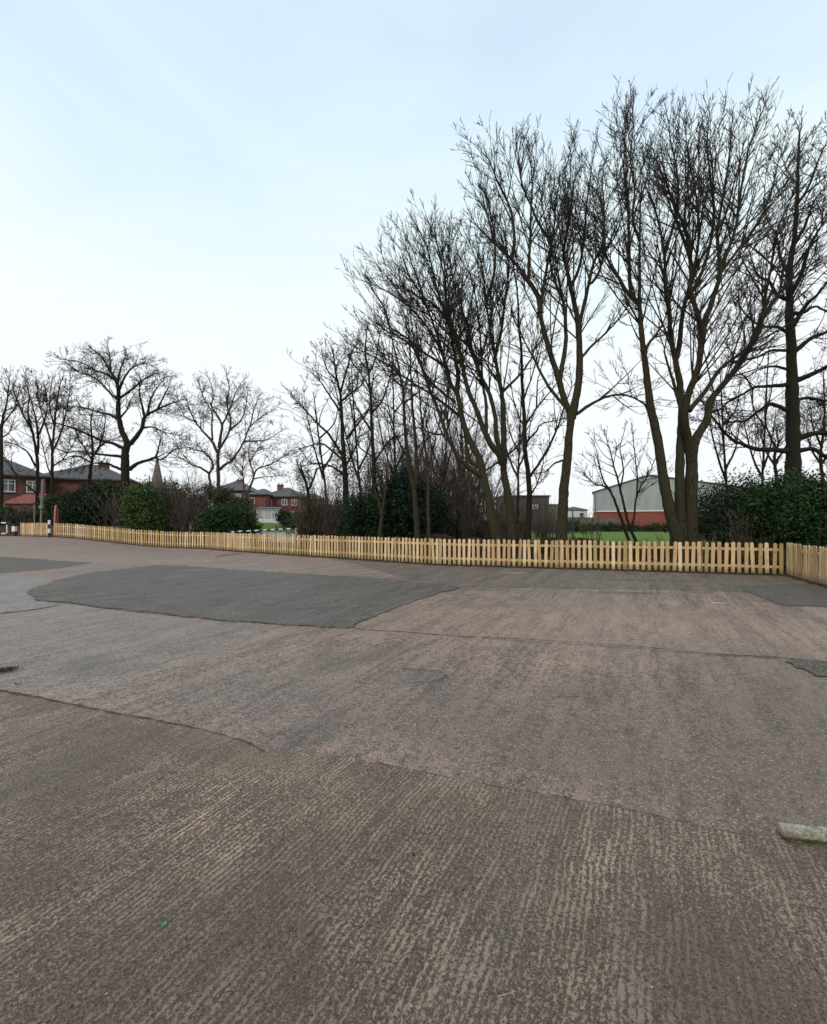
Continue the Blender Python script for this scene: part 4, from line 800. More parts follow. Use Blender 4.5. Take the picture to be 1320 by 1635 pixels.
for (px, Y, h, wd, ns, lab) in ((1180, 14.9, 2.2, 1.6, 16, 'bare brown shrub of thin upright stems at the left foot of the right hand bushes'), (1140, 14.5, 1.4, 1.3, 12, 'low bare shrub beside the three stemmed tree'),
        (1210, 14.6, 2.4, 1.8, 14, 'bare stems poking out of the bushes left of the massive trunk'),
        (505, 25.0, 4.4, 2.4, 28, 'thick bare shrub beside the ivy smothered stump'), (530, 24.5, 4.0, 2.4, 28, 'bare shrub between stump and ivy clad tree'), (575, 26.0, 5.0, 2.6, 24, 'bare shrub right of the ivy clad tree'),
        (540, 27.0, 5.2, 3.0, 26, 'taller bare shrub behind the ivy clad tree'),
        (700, 27.0, 7.6, 3.2, 26, 'reddish bare shrub right of the holly, nearest of the thicket'), (730, 29.0, 8.4, 3.2, 26, 'reddish bare shrub behind the leaning trunk, middle of the thicket'),
        (762, 31.0, 7.4, 3.4, 24, 'reddish bare shrub seen between the leaning trunk and its neighbour'), (655, 30.0, 8.6, 3.4, 26, 'tall bare shrub rising behind the holly bush'),
        (690, 32.0, 9.0, 3.4, 24, 'tall reddish shrub farther back behind the thin straight tree'), (620, 29.0, 8.0, 3.2, 24, 'bare shrub behind the holly on its left side'),
        (800, 40.0, 7.0, 3.4, 22, 'far reddish shrub seen right of the dark double trunks'), (745, 36.0, 9.0, 3.6, 24, 'far reddish shrub above the wire fence'),
        (795, 25.0, 3.2, 2.4, 26, 'dark bare scrub behind the feet of the dark double trunks'), (835, 24.0, 2.8, 2.0, 22, 'dark bare scrub at the foot of the slim tree'), (745, 25.0, 3.6, 2.4, 26, 'dark bare scrub left of the leaning trunk'),
        (950, 22.0, 2.0, 1.6, 14, 'low bare scrub between pale trunk and the hawthorn like tree'), (1062, 17.5, 1.6, 1.2, 10, 'low bare twigs at the left foot of the three stemmed tree'), (868, 30.0, 2.2, 1.2, 26, 'short dark stump like clump of twigs left of the pale trunk'),
        (858, 42.0, 3.6, 2.6, 24, 'dark bare shrub between the slim tree and the pale trunk'),
        (825, 44.0, 5.5, 3.4, 26, 'bare shrub hiding the dark flat roofed building'), (885, 50.0, 4.2, 3.0, 22, 'far bare shrub beside the black post'), (870, 46.0, 5.0, 3.0, 20, 'bare shrub in front of the grey flat roofed building'), (935, 52.0, 3.6, 3.0, 16, 'small bare shrub at the left corner of the warehouse'),
        (275, 31.0, 5.0, 2.6, 34, 'dense brown bare shrub between the yellow green bush and the dark rounded bush'), (255, 31.5, 4.9, 2.4, 30, 'dense brown bare shrub right of the yellow green bush'), (298, 30.5, 4.4, 2.2, 30, 'brown bare shrub touching the dark rounded bush'),
        (310, 31.5, 5.4, 2.0, 14, 'taller thin stemmed shrub left of the dark rounded bush'), (185, 34.0, 4.0, 2.6, 26, 'brown bare shrub below the great spreading tree'), (8, 33.5, 2.6, 2.6, 26, 'brown bare shrub above the striped gate')):
    k_ += 1
    shrub(px, Y, h, wd, ns, lab, 300+k_, rmul=1.0 if Y < 28 else 1.35, dens=1.0 if Y < 40 else .7)
# dark hedge backing the thicket
bush(500, 25.8, 2.4, [(0, 0, 1.1, 1.2, .7, 1.2), (1.3, .3, 1.3, 1.2, .7, 1.4), (2.5, .4, 1.2, 1.0, .7, 1.2)], 9000, .06, 'litter', 'brown tangle of dead bramble between stump and ivy clad tree', 217, name='bramble_thicket', cat='bramble', stems=30)
bush(790, 30.0, 2.2, [(0, 0, .9, 1.2, .7, .9), (-1.6, .3, 1.0, 1.2, .7, 1.1), (1.6, .3, .7, .9, .7, .7)], 7000, .06, 'litter', 'brown bramble tangle at the feet of the leaning and dark double trunks', 218, name='bramble_thicket', cat='bramble', stems=30)
bush(850, 56.0, 2.0, [(x, 0, .8, 1.5, .6, .9+.25*math.sin(x*1.9)) for x in np.arange(-5.0, 6.5, 1.3)], 14000, .10, 'ivy', 'dark hedge across the back of the field in front of the flat roofed buildings', 219, name='hedge', cat='hedge', stems=16)
bush(715, 34.0, 3.0, [(x, 0, 1.2, 1.5, .6, 1.3+.25*math.sin(x*2)) for x in np.arange(-3.8, 2.4, 1.1)], 20000, .085, 'conifer', 'dark overgrown hedge behind the wire fence', 214, name='hedge', cat='hedge')
bush(520, 28.5, 3.0, [(x, 0, 1.3, 1.2, .6, 1.3) for x in np.arange(-1.6, 3.4, 1.0)], 14000, .075, 'ivy', 'dark tangled undergrowth hedge behind the ivy clad tree', 215, name='hedge', cat='hedge')
def low_stuff():
    rng = np.random.default_rng(77); c = []; 
    A = np.array(FENCE[5]); B = np.array(FENCE[6]); C = np.array(FENCE[7])
    # leaf litter and low bramble mounds behind the fence
    for (px, Y, rx, h, n) in ((930, 19, 1.2, .62, 2600), (880, 21, 1.3, .60, 2200), (1040, 18, .9, .42, 1600), (990, 19, 1.0, .45, 1500), (1090, 16.0, 1.0, .40, 1600), (760, 20, 1.6, .60, 2400), (700, 22, 1.6, .7, 2400), (630, 21.5, 1.8, .6, 2200), (560, 23, 1.8, .6, 2000), (1160, 14.4, 1.4, .5, 2200), (1240, 14, 1.4, .5, 2200), (820, 19, 1.0, .45, 1500), (510, 24.5, 1.4, .5, 1500)):
        x = (px-CX)/F*Y; n = int(n*2.2); p = rng.normal(size=(n, 3))*np.array([rx*.5, .6, 0]); p[:, 2] = rng.random(n)*h*1.3*np.exp(-(p[:, 0]/rx)**2*1.2); p += np.array([x, Y, 0]); c.append(p)
    o = leafcloud('leaf_litter', np.concatenate(c), .045, M['litter'], None, (0, 0, 0), rng); tag(o, 'brown dead leaves and bramble heaped behind the picket fence', 'leaf litter', kind='stuff')
    # fallen leaves and litter caught along the foot of the fence
    n = 5200; q = [np.array(p) for p in FENCE[4:9]]; ln = np.array([np.linalg.norm(q[i+1]-q[i]) for i in range(4)]); k = rng.choice(4, n, p=ln/ln.sum()); t = rng.random(n)
    p = np.stack([np.array(q)[k]*(1-t)[:, None]+np.array(q)[k+1]*t[:, None]][0:1], 0)[0]; p = p+rng.normal(size=(n, 2))*.07*(1+2*(rng.random(n)**4))[:, None]
    o = leafcloud('fallen_leaves', np.column_stack([p, .006+rng.random(n)**3*.05]), .022, M['litter'], None, (0, 0, 0), rng, .6); tag(o, 'fallen leaves caught along the foot of the picket fence', 'leaves', kind='stuff')
    # rough grass behind the pickets
    n = 26000; t = rng.random(n); seg = rng.random(n) < .55
    base = np.where(seg[:, None], A+(B-A)*t[:, None], B+(C-B)*t[:, None]); base = base+np.stack([rng.normal(size=n)*.2, .25+rng.random(n)*2.2], 1)
    hgt = rng.uniform(.05, .20, n); a = rng.uniform(0, 6.28, n); dx = np.cos(a)*.007; dy = np.sin(a)*.007; lean = rng.normal(size=(n, 2))*.05
    z0 = np.full(n, -.03)
    V = np.stack([np.stack([base[:, 0]-dx, base[:, 1]-dy, z0], 1), np.stack([base[:, 0]+dx, base[:, 1]+dy, z0], 1),
                  np.stack([base[:, 0]+dx*.3+lean[:, 0], base[:, 1]+dy*.3+lean[:, 1], z0+hgt], 1), np.stack([base[:, 0]-dx*.3+lean[:, 0], base[:, 1]-dy*.3+lean[:, 1], z0+hgt], 1)], 1).reshape(-1, 3)
    o = quads('grass', V, np.arange(n*4).reshape(-1, 4), M['grassblade'], None, False); tag(o, 'rough yellow green grass growing behind the pickets', 'grass', kind='stuff')
low_stuff()

# ------------------------------------------------------------------ buildings
def window(parent, cx, cz, w_, h_, y, panes=2):
    """window in a wall facing -Y at local y"""
    f = MB(); t = .07
    f.box((cx-w_/2+t/2, y-.03, cz), (t, .08, h_)); f.box((cx+w_/2-t/2, y-.03, cz), (t, .08, h_))
    f.box((cx, y-.03, cz+h_/2-t/2), (w_-2*t, .08, t)); f.box((cx, y-.03, cz-h_/2+t/2), (w_-2*t, .08, t))
    for i in range(1, panes): f.box((cx-w_/2+w_*i/panes, y-.028, cz), (.05, .07, h_-2*t))
    if panes > 1: f.box((cx, y-.026, cz+h_*.18), (w_-2*t, .06, .04))
    fr = f.build('window', M['white'], parent)
    MB().box((cx, y-.005, cz), (w_-2*t, .02, h_-2*t)).build('pane', M['glass'], fr)
    MB().box((cx, y-.05, cz-h_/2-.05), (w_+.16, .16, .09)).build('sill', M['stone'], fr)
    return fr
def hiproof(cx, cy, w_, d_, z, h, ov=.35, rid=None):
    a, b = w_/2+ov, d_/2+ov; r = (w_-d_)/2 if rid is None else rid; r = max(r, .3); m = MB(); t = .12
    v = [(cx-a, cy-b, z), (cx+a, cy-b, z), (cx+a, cy+b, z), (cx-a, cy+b, z), (cx-a, cy-b, z+t), (cx+a, cy-b, z+t), (cx+a, cy+b, z+t), (cx-a, cy+b, z+t), (cx-r, cy, z+h), (cx+r, cy, z+h)]
    m.v = v; m.f = [(0, 3, 2, 1), (0, 1, 5, 4), (1, 2, 6, 5), (2, 3, 7, 6), (3, 0, 4, 7), (4, 5, 9, 8), (6, 7, 8, 9), (5, 6, 9), (7, 4, 8)]; return m
def house(name, px, Y, w_, d_, eave, rh, brick, label, wins, rz=0, chim=None, group='red brick houses on the left', door=None):
    x = (px-CX)/F*Y; g0 = H(x, Y+1); root = empty(name, (x, Y, g0), rz, label, 'house', group)
    MB().box((0, d_/2, (eave-g0)/2-.1), (w_, d_, eave-g0+.2)).build('wall', M[brick], root)
    rf = hiproof(0, d_/2, w_, d_, eave-g0+.002, rh).build('roof', M['slate'], root)
    if chim:
        for cx, cy, ch in chim:
            c = MB(); c.box((cx, cy, eave-g0+ch/2+.4), (1.0, .6, ch+.8)); c.box((cx, cy, eave-g0+ch+.84), (1.12, .72, .12))
            for k in (-.28, .28): c.tube((cx+k, cy, eave-g0+ch+.9), (cx+k, cy, eave-g0+ch+1.25), .11, .09, 8)
            c.build('chimney', M['brickdark'], rf)
    g_ = MB(); g_.box((0, -.42, eave-g0-.03), (w_+.7, .1, .1)); g_.build('gutter', M['black'], root)
    for (cx, cz, ww, hh, n) in wins: window(root, cx, cz-g0, ww, hh, 0, n)
    if door: dd = MB().box((door, -.03, 1.05), (.95, .08, 2.1)).build('door', M['white'], root); MB().tube((door+.35, -.1, 1.0), (door+.35, -.07, 1.0), .03).build('handle', M['steel'], dd)
    return root
house('brick_house', -50, 40.5, 11.0, 8.0, 6.0, 2.4, 'brickdark', 'brick house cut by the left edge with grey hipped roof and two white upper windows', [(2.7, 5.0, 1.05, 1.2, 2), (4.5, 5.0, .95, 1.15, 2), (2.6, 2.4, 1.5, 1.3, 2)], rz=.70, chim=((-2.5, 4, 1.6),), door=-1)
ex = empty('house_extension', (-36.6, 40.2, H(-36.6, 40)), 0, 'low brick extension with red tiled lean-to roof beside the left house', 'extension')
MB().box((0, .8, 1.25), (2.6, 1.7, 2.6)).build('wall', M['brickdark'], ex)
MB().prism([(-1.5, -.25, 2.56), (1.5, -.25, 2.56), (1.1, 1.68, 3.5), (-.9, 1.68, 3.5)], (0, 0, .1)).build('roof', M['tiles'], ex)
house('brick_house', 134, 48.0, 8.8, 7.5, 6.15, 2.1, 'brickred', 'brick house with wide hipped roof and central chimney behind the great spreading tree', [(1.6, 5.0, 1.1, 1.1, 2), (3.0, 2.6, 1.6, 1.3, 3)], rz=.40, chim=((1.1, 3.4, 1.3),), door=-.5)
house('brick_house', 449, 75.0, 6.6, 7.5, 5.75, 1.9, 'brickred', 'red brick semi with three white upper windows beyond the road opening', [(-1.9, 4.75, .55, 1.1, 1), (.55, 4.85, .95, 1.1, 2), (2.25, 4.8, .95, 1.1, 2), (1.5, 2.6, 1.4, 1.2, 2)], chim=((-1.2, 3.4, 1.5),))
house('brick_house', 411, 72.0, 2.6, 6.0, 5.95, 1.2, 'brickred', 'narrow brick wing with one white window, left of the red brick semi', [(-.85, 4.9, .75, 1.1, 1)])
house('brick_house', 367, 80.0, 6.0, 7.5, 7.2, 2.2, 'brickdark', 'dark brick house behind the round crowned tree with brown roof and chimney', [(1.5, 6.0, 1.0, 1.1, 2)], chim=((.5, 3.4, 1.4),))
house('brick_house', 492, 86.0, 5.0, 7.5, 5.9, 1.4, 'brickred', 'farther red brick house half hidden by the ivy smothered stump', [(0, 4.8, .95, 1.1, 2)])
# white framed shelter on the lawn
sx = (428-CX)/F*58; sh = empty('glazed_shelter', (sx, 58, H(sx, 58)), .0, 'white framed glazed shelter above the small lawn, in front of the red brick semi', 'shelter')
MB().box((0, 0, .22), (3.0, .14, .62)).build('base_panel', M['white'], sh)
f = MB()
for k in (-1.46, -.5, .5, 1.46): f.box((k, 0, 1.12), (.10, .12, 1.18))
f.box((0, 0, 1.76), (3.1, .16, .10)); f.build('frame', M['white'], sh)
for k in (-.98, 0, .98): MB().box((k, .02, 1.12), (.84, .02, 1.16)).build('pane', M['curtain'], sh)
MB().box((0, .9, .9), (2.9, 1.7, 1.75)).build('wall', M['brickdark'], sh)
MB().prism([(-1.65, -.2, 1.84), (1.65, -.2, 1.84), (1.65, 1.9, 2.1), (-1.65, 1.9, 2.1)], (0, 0, .08)).build('roof', M['slate'], sh)
# church spire
spx = (251-CX)/F*150; sp = empty('church', (spx, 150, H(spx, 150)), 0, 'distant slim stone church spire rising above the bushes', 'church')
MB().box((0, 0, 6.5), (4.0, 4.0, 14)).build('tower', M['stone'], sp)
m = MB(); ring = [(1.75*math.cos(a), 1.75*math.sin(a), 13.5) for a in [R(22.5+45*i) for i in range(8)]]; m.v = ring+[(0, 0, 23.2)]; m.f = [(i, (i+1) % 8, 8) for i in range(8)]+[tuple(range(7, -1, -1))]
m.build('spire', M['stone'], sp)
for sx_ in (-1.7, 1.7): 
    for sy_ in (-1.7, 1.7): mm = MB(); mm.tube((sx_, sy_, 13.5), (sx_, sy_, 14.6), .25, .22, 6); mm.tube((sx_, sy_, 14.6), (sx_, sy_, 16.0), .25, .02, 6); mm.build('pinnacle', M['stone'], sp)
MB().box((7, 0, 4), (10, 6, 8)).build('nave', M['stone'], sp)
# warehouse
wh = empty('warehouse', (29.1, 70, 0), -.42, 'large shed with pale grey cladding above an orange brick base, beyond the green field', 'warehouse')
xl, xa, xr, ze, za, zr = 0, 7.9, 25, 6.1, 8.55, 5.3
MB().prism([(xl, 0, 3.1), (xr, 0, 3.1), (xr, 0, zr), (xa, 0, za), (xl, 0, ze)], (0, 36, 0)).build('cladding_wall', M['cladding'], wh)
MB().box(((xl+xr)/2, 18, 1.5), (xr-xl-.1, 35.9, 3.2)).build('brick_wall', M['brickorange'], wh)
m = MB()
m.prism([(xl-.2, -.2, ze-.02), (xa, -.2, za+.04), (xa, -.2, za+.22), (xl-.2, -.2, ze+.16)], (0, 36.4, 0)); m.prism([(xa+.002, -.2, za+.04), (xr+.2, -.2, zr-.02), (xr+.2, -.2, zr+.16), (xa+.002, -.2, za+.22)], (0, 36.4, 0)); m.build('roof', M['slate'], wh)
MB().box(((xl+xr)/2, -.06, 3.12), (xr-xl, .14, .14)).build('flashing', M['white'], wh)
MB().tube((.35, -.12, 0), (.35, -.12, 6.0), .07).build('downpipe', M['steel'], wh)
bush(1040, 63.0, 1.6, [(x, 0, .5, 1.6, .6, .62+.12*math.sin(x*1.7)) for x in np.arange(-14, 18, 1.6)], 26000, .11, 'ivy', 'low dark hedge along the foot of the warehouse', 216, name='hedge', cat='hedge', stems=20)
wl = empty('boundary_wall', (27.5, 64.5, 0), 0, 'dark brown boundary wall left of the warehouse, behind the lone black post', 'wall')
MB().box((-1.5, 0, 1.0), (9.0, .25, 2.0)).build('wall', M['stone'], wl); MB().box((-1.5, 0, 2.05), (9.1, .35, .1)).build('coping', M['stone'], wl)
gb = empty('flat_roofed_building', (20.9, 80, 0), 0, 'dark grey flat roofed building seen between the dark double trunks and the pale trunk', 'building')
MB().box((0, 4, 3.0), (8.4, 8, 6.2)).build('wall', M['greyclad'], gb); MB().box((0, 4, 6.2), (8.9, 8.5, .25)).build('roof', M['black'], gb)
window(gb, 1.6, 4.2, 1.0, .8, 0, 2)
gb2 = empty('flat_roofed_building', (27.0, 84, 0), 0, 'lower pale rendered building directly right of the dark grey one', 'building')
MB().box((0, 3, 2.3), (4.0, 6, 4.7)).build('wall', M['concpost'], gb2); MB().box((0, 3, 4.75), (4.3, 6.3, .2)).build('roof', M['slate'], gb2)
window(gb2, -.6, 3.3, 1.0, .8, 0, 2)
wb = empty('white_cabin', (34.0, 90, 0), 0, 'small white cabin with shallow roof just right of the pale trunk', 'cabin')
MB().box((0, 2, 1.9), (4.4, 4, 3.8)).build('wall', M['white'], wb); hiproof(0, 2, 4.4, 4, 3.8, .8, .2).build('roof', M['slate'], wb); window(wb, 1.0, 2.9, .9, .8, 0, 1)

# wire mesh fence
mf = empty('wire_mesh_fence', (2.6, 35.3, 0), 0, 'dark green wire mesh fence on slim posts below the reddish shrubs', 'fence')
Lm = 10.5
for k in range(7): MB().tube((k*Lm/6, 0, -.1), (k*Lm/6, 0, 1.95), .03, k=8).build('post', M['black'], mf)
m = MB()
for k in range(int(Lm/.075)): m.box((k*.075+.03, -.04, .95), (.011, .008, 1.8))
for k in range(10): m.box((Lm/2, -.052, .08+k*.195), (Lm, .010, .014))
m.build('mesh_panel', M['mesh'], mf)
bp = MB(); bp.tube((0, 0, -.1), (0, 0, 2.42), .045, k=10); bp.tube((0, 0, 2.42), (0, 0, 2.46), .055, .03, k=10)
o = bp.build('fence_post', M['black'], None); o.location = (13.1, 35.6, 0); tag(o, 'lone slim black post on the green field, right of the pale trunk', 'post')

# ------------------------------------------------------------------ street furniture on the left
def striped(name, part, p0, p1, r, n, root, square=False, start='white'):
    p0, p1 = Vector(p0), Vector(p1)
    for i in range(n):
        c = (start if i % 2 == 0 else ('black' if start == 'white' else 'white'))
        a = p0.lerp(p1, i/n); b = p0.lerp(p1, (i+1)/n); m = MB()
        m.tube(a, b, r, k=4 if square else 12); o = m.build(part, M[c], root)
def flat(p): return (p[0], p[1], H(p[0], p[1]))
bo = empty('bollard', flat((-24.35, 28.9)), 0, 'black and white banded bollard standing where two picket runs meet', 'bollard')
striped('b', 'band', (0, 0, 1.12), (0, 0, -.02), .075, 4, bo)
# low barrier rail behind the short picket run
A0 = Vector((-11.1, 26.6, 0)); A1 = Vector((-7.45, 27.5, 0))
br = empty('barrier_rail', (A0.x, A0.y, 0), 0, 'low barrier with black and white striped top rail across the road opening', 'barrier')
d = A1-A0
for k, (tt, hh, ww) in enumerate(((0, .97, .20), (.27, .90, .09), (1.0, 1.15, .14))):
    q = d*tt; MB().box((q.x, q.y, hh/2-.02), (ww, ww, hh), .2).build('post', M['white'], br, .01)
    MB().box((q.x, q.y, .25), (ww+.01, ww+.01, .5), .2).build('band', M['black'], br)
striped('b', 'rail_band', (.12, -.12, .90), (d.x-.1, d.y-.12, 1.07), .050, 15, br, start='black')
# striped swing gate at the far left
gx, gy = -28.25, 30.6; gz = H(gx, gy)
gp_ = empty('gate_post', (gx, gy, gz), 0, 'square black and white post at the far left end of the picket fence', 'post')
for i, (a, b, c) in enumerate(((0, .32, 'black'), (.32, .68, 'white'), (.68, .85, 'black'))): MB().box((0, 0, (a+b)/2), (.20, .20, b-a), 0).build('band', M[c], gp_)
gt = empty('striped_gate', (gx-.25, gy+.1, gz), 0, 'swing gate of black and white striped bars at the far left edge', 'gate')
for i in range(12):
    x0 = -.1-i*.32; c = 'white' if i % 3 == 1 else 'black'
    MB().tube((x0, 0, .92), (x0-.32, 0, .92), .045).build('rail_band', M[c], gt); MB().tube((x0, 0, .16), (x0-.32, 0, .16), .045).build('rail_band', M[c], gt)
for k, (xx, c) in enumerate(((-.12, 'black'), (-.35, 'white'), (-2.2, 'black'))): MB().tube((xx, -.02, .2), (xx, -.02, .78 if k == 1 else .9), .04).build('upright', M[c], gt)
MB().tube((-1.0, 0, .90), (-1.45, 0, .20), .055).build('brace', M['white'], gt); MB().tube((-1.0, -.06, .93), (-2.6, -.06, .93), .055).build('upper_bar', M['white'], gt); MB().tube((-1.1, -.06, .18), (-2.6, -.06, .18), .07).build('lower_bar', M['white'], gt)
# red marker with faded pole
rx, ry = (88-CX)/F*30.3, 30.3; rz_ = H(rx, ry)
rm = empty('red_marker', (rx, ry, rz_), 0, 'narrow dark red upright board with a leaning faded red pole, just behind the bollard', 'marker post')
MB().box((.08, .06, 1.0), (.15, .05, 2.0)).build('board', M['red'], rm, .01)
m = MB(); m.tube((-.05, -.05, 0), (.05, -.05, 1.95), .05); m.tube((.05, -.05, 1.95), (.12, -.05, 2.16), .05, .045); m.build('pole', M['pink'], rm)
lx, ly = (64.5-CX)/F*32, 32.0
lp = empty('lamp_post', (lx, ly, H(lx, ly)), 0, 'tall slightly leaning grey column with a thicker upper half, behind the short picket end', 'lamp post')
MB().tube((0, 0, -.1), (.08, 0, 2.0), .085, .06).build('lower_column', M['concpost'], lp); MB().tube((.08, 0, 2.0), (.20, 0, 4.15), .085, .085).build('upper_column', M['concpost'], lp); MB().box((.10, -.03, 2.08), (.26, .2, .22)).build('collar', M['steel'], lp, .02)
px_, py_ = (55-CX)/F*34, 34.0
o = MB().tube((0, 0, -.1), (0, 0, 2.35), .055).build('slim_post', M['concpost'], None); o.location = (px_, py_, H(px_, py_)); tag(o, 'slim grey post against the mossy board fence, left of the tall leaning column', 'post')
bf = empty('board_fence', (-31.5, 35.8, H(-31, 35.8)), .12, 'mossy brown green horizontal board fence in front of the left houses', 'fence')
for k in range(5):
    m = MB()
    for j in range(11): m.box((k*1.85+.92, 0, .18+j*.16), (1.75, .03, .14))
    m.build('panel', M['board'], bf); MB().box((k*1.85, .0, .98), (.09, .09, 2.0)).build('post', M['post'], bf)
lw = empty('low_wall', (-31, 33.2, H(-31, 33.2)), .0, 'low brown wall with pale coping running behind the left picket fence', 'wall')
MB().box((6, 0, .20), (14, .22, .75)).build('wall', M['brickdark'], lw); MB().box((6, 0, .61), (14.1, .3, .07)).build('coping', M['stone'], lw)
# small stakes on the lawn edge
for i, (px, lab) in enumerate(((441, 'small dark stake on the lawn edge, left of a pair'), (454, 'small dark stake on the lawn edge, right of a pair'))):
    Y = 47.5; x = (px-CX)/F*Y; m = MB(); m.tube((0, 0, -.1), (0, 0, .62), .05, k=8); m.tube((0, 0, .62), (0, 0, .66), .06, .03, k=8); o = m.build('stake', M['black'], None); o.location = (x, Y, H(x, Y)+.03); tag(o, lab, 'stake', 'stakes along the lawn')

# ------------------------------------------------------------------ things lying on the car park
def rough_block(name, L, W, Hh, seed, mat, cut=.012):
    rnd = random.Random(seed); bm = bmesh.new(); bmesh.ops.create_cube(bm, size=1)
    for v in bm.verts: v.co.x *= L; v.co.y *= W; v.co.z *= Hh; v.co.z += Hh/2
    bmesh.ops.bevel(bm, geom=list(bm.edges), offset=min(W, Hh)*.12, segments=2, affect='EDGES', profile=.5)
    k = -L/2+.03
    while k < L/2: bmesh.ops.bisect_plane(bm, geom=list(bm.verts)+list(bm.edges)+list(bm.faces), plane_co=(k, 0, 0), plane_no=(1, .1, .05)); k += .03
    for v in bm.verts:
        v.co += Vector((rnd.gauss(0, 1), rnd.gauss(0, 1), rnd.gauss(0, 1)))*cut*.25; v.co.z += .0015*math.sin(v.co.x*23)+.001*math.sin(v.co.x*61+v.co.y*40)
    me = bpy.data.meshes.new(name); bm.to_mesh(me); bm.free()
    return link(name, me, None, mat)
def mat_kerb():
    m, nt, b = newmat('mossy_old_concrete'); g = G(nt); v = g.obj(); s = g.n('ShaderNodeSeparateXYZ'); g.L(v, s.inputs[0])
    k = g.noise(v, 22.0, 6.0, .7); c = g.mix(g.sm(k, .35, .65), (.20, .17, .13), (.46, .405, .32)); c = g.mix(g.sm(g.noise(v, 90.0, 3.0), .55, .7), c, (.12, .11, .09))
    lo = g.m('MULTIPLY', g.m('SUBTRACT', 1.0, g.sm(g.m('ADD', s.outputs[2], g.m('MULTIPLY', k, .03)), .018, .034)), .8)
    c = g.mix(lo, c, (.035, .040, .020)); g.L(c, b.inputs['Base Color']); b.inputs['Roughness'].default_value = .95; g.L(g.bump(k, .012), b.inputs['Normal']); return m
kb = rough_block('kerb_stone', 1.5, .060, .044, 3, mat_kerb(), .006); kb.location = (2.555, 2.035, -.004); kb.rotation_euler = (0, 0, -.14)
tag(kb, 'broken length of pale mossy concrete kerb lying at the right edge', 'kerb stone')
rng = np.random.default_rng(9); n = 900
c = np.stack([1.80+rng.random(n)**1.2*1.3, np.zeros(n), rng.random(n)*.014], 1); c[:, 1] = 2.138-.14*(c[:, 0]-1.78)-.030-rng.random(n)*.03+rng.normal(size=n)*.012
M['moss'] = mat_leaf('moss', (.05, .06, .012), (.09, .10, .02), (.16, .15, .05), .9)
o = leafcloud('moss', c, .007, M['moss'], None, (0, 0, 0), rng); tag(o, 'dark green moss along the foot of the kerb stone', 'moss', kind='stuff')
# pebbles and crumbs scattered over the slab
def crumbs(name, n, x0, x1, y0, y1, smin, smax, mat, seed, label, cat):
    rng = np.random.default_rng(seed); V = []; Fq = []
    cx = rng.uniform(x0, x1, n); cy = y0+(y1-y0)*rng.random(n)**1.3; s = rng.uniform(smin, smax, n)*(rng.random(n)**2*.8+.4)
    base = np.array([(-1, -1, 0), (1, -1, 0), (1, 1, 0), (-1, 1, 0), (-.6, -.6, 1), (.6, -.6, 1), (.6, .6, 1), (-.6, .6, 1)], float)
    fq = np.array([(4, 5, 6, 7), (0, 1, 5, 4), (1, 2, 6, 5), (2, 3, 7, 6), (3, 0, 4, 7)])
    b = base[None]*s[:, None, None]*rng.uniform(.5, 1.2, (n, 8, 3)); a = rng.uniform(0, 6.28, n); ca, sa = np.cos(a)[:, None], np.sin(a)[:, None]
    X = b[:, :, 0]*ca-b[:, :, 1]*sa+cx[:, None]; Yy = b[:, :, 0]*sa+b[:, :, 1]*ca+cy[:, None]; Z = b[:, :, 2]*.7-.004+.001
    V = np.stack([X, Yy, Z], 2).reshape(-1, 3); Fq = (np.arange(n)[:, None, None]*8+fq[None]).reshape(-1, 4)
    o = quads(name, V, Fq, mat, None, False); tag(o, label, cat, kind='stuff')
crumbs('grit', 2600, -3.5, 3.2, 1.1, 6, .0015, .0042, simple('pale_grit', (.40, .36, .30), .9, .4, 50), 31, 'pale grit and tiny stones scattered over the near concrete', 'grit')
crumbs('dark_grit', 700, -3.5, 3.2, 1.1, 7, .002, .0055, simple('dark_grit', (.03, .022, .018), .9, .4, 50), 32, 'dark crumbs and specks of soil on the concrete', 'grit')
def at0(px, py): p = G_at(px, py); return (p[0], p[1], 0)
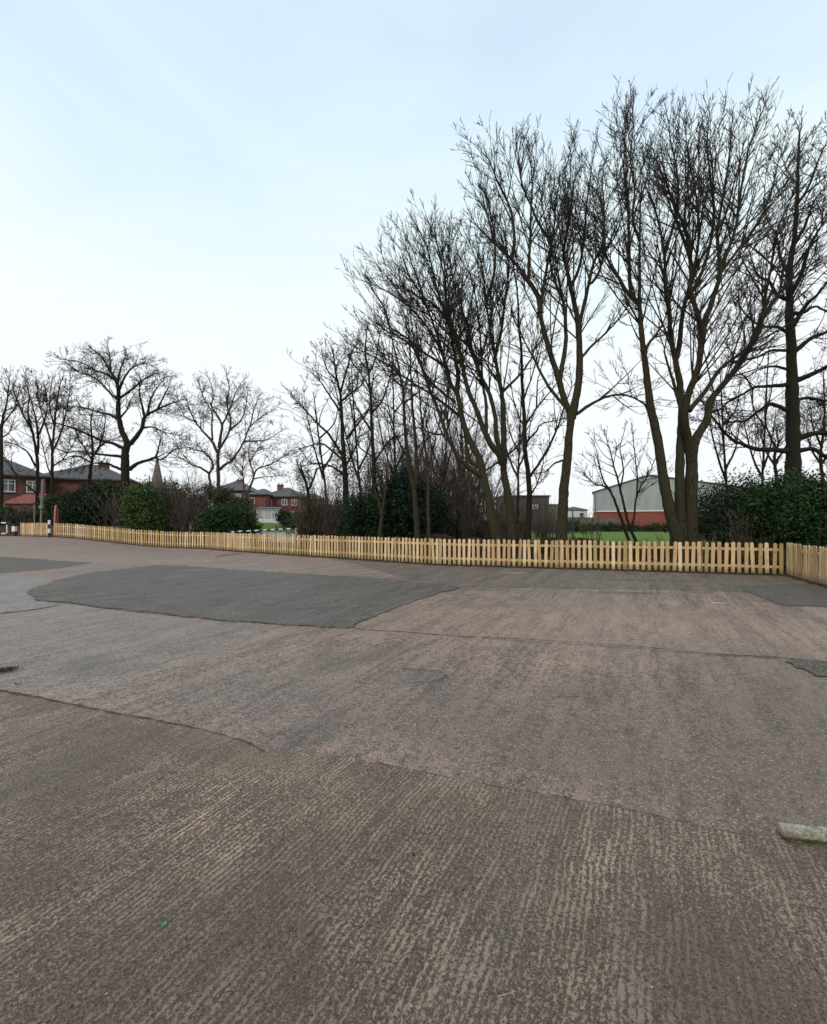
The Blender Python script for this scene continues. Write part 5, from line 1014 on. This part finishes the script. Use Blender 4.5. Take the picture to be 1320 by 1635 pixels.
# dead leaves at the left
rng = np.random.default_rng(12)
a = np.array(at0(8, 1071)); c = a+np.stack([rng.normal(size=140)*.06, rng.normal(size=140)*.035, .004+rng.random(140)*.02], 1)
o = leafcloud('dead_leaves', c, .02, M['litter'], None, (0, 0, 0), rng, .7); tag(o, 'small heap of dark red brown dead leaves at the left edge of the car park', 'leaves', kind='stuff')
def curl(name, px, py, s, mat, label, cat, bend=.6, w_=.35):
    x, y, z = at0(px, py); v = []; f = []; n = 8
    for i in range(n+1):
        t = i/n*2-1; ww = w_*s*(1-t*t)**.5+.0005; v += [(t*s, -ww, .003+bend*s*t*t), (t*s, ww, .003+bend*s*t*t), (t*s, ww, .005+bend*s*t*t), (t*s, -ww, .005+bend*s*t*t)]
    for i in range(n):
        for k in range(4): f.append((4*i+k, 4*i+4+k, 4*i+4+(k+1) % 4, 4*i+(k+1) % 4))
    f += [(0, 1, 2, 3), (4*n+3, 4*n+2, 4*n+1, 4*n)]
    me = bpy.data.meshes.new(name); me.from_pydata(v, [], f); me.update(); o = link(name, me, None, mat); o.location = (x, y, z); return tag(o, label, cat)
curl('dead_leaf', 28, 1093, .03, M['black'], 'single curled black leaf near the left edge, just above the slab joint', 'leaf')
rk = rough_block('glass_chip', .016, .012, .008, 8, simple('green_glass', (.06, .24, .17), .4, .2, 60), .004); rk.location = at0(262, 1477); rk.rotation_euler = (0, 0, .5); tag(rk, 'tiny turquoise green chip lying on the near concrete', 'glass chip')
def stick(px, py, L, ang, r, mat, label):
    x, y, z = at0(px, py); rnd = random.Random(px); P = [Vector((-L/2, 0, .004))]
    for i in range(6): P.append(P[-1]+Vector((L/6, rnd.gauss(0, L*.02), rnd.gauss(0, .0006))))
    m = MB()
    for i in range(6): m.tube(P[i], P[i+1], r*(1-i*.1), r*(.9-i*.1), 6)
    o = m.build('twig', mat, None); o.location = (x, y, z); o.rotation_euler = (0, 0, ang); tag(o, label, 'twig')
stick(500, 1486, .07, 1.1, .0018, M['black'], 'short black twig on the concrete, right of the green chip')
stick(808, 1588, .06, .25, .0012, simple('straw', (.45, .38, .27), .8, .1, 30), 'pale bent straw near the bottom of the view')
stick(1148, 963, .28, -.1, .005, M['white'], 'thin white stick lying on the car park near the right fence corner')
stick(915, 1128 if False else 1113, .14, .1, .003, M['black'], 'small dark twig on the worn surface in the middle of the car park')
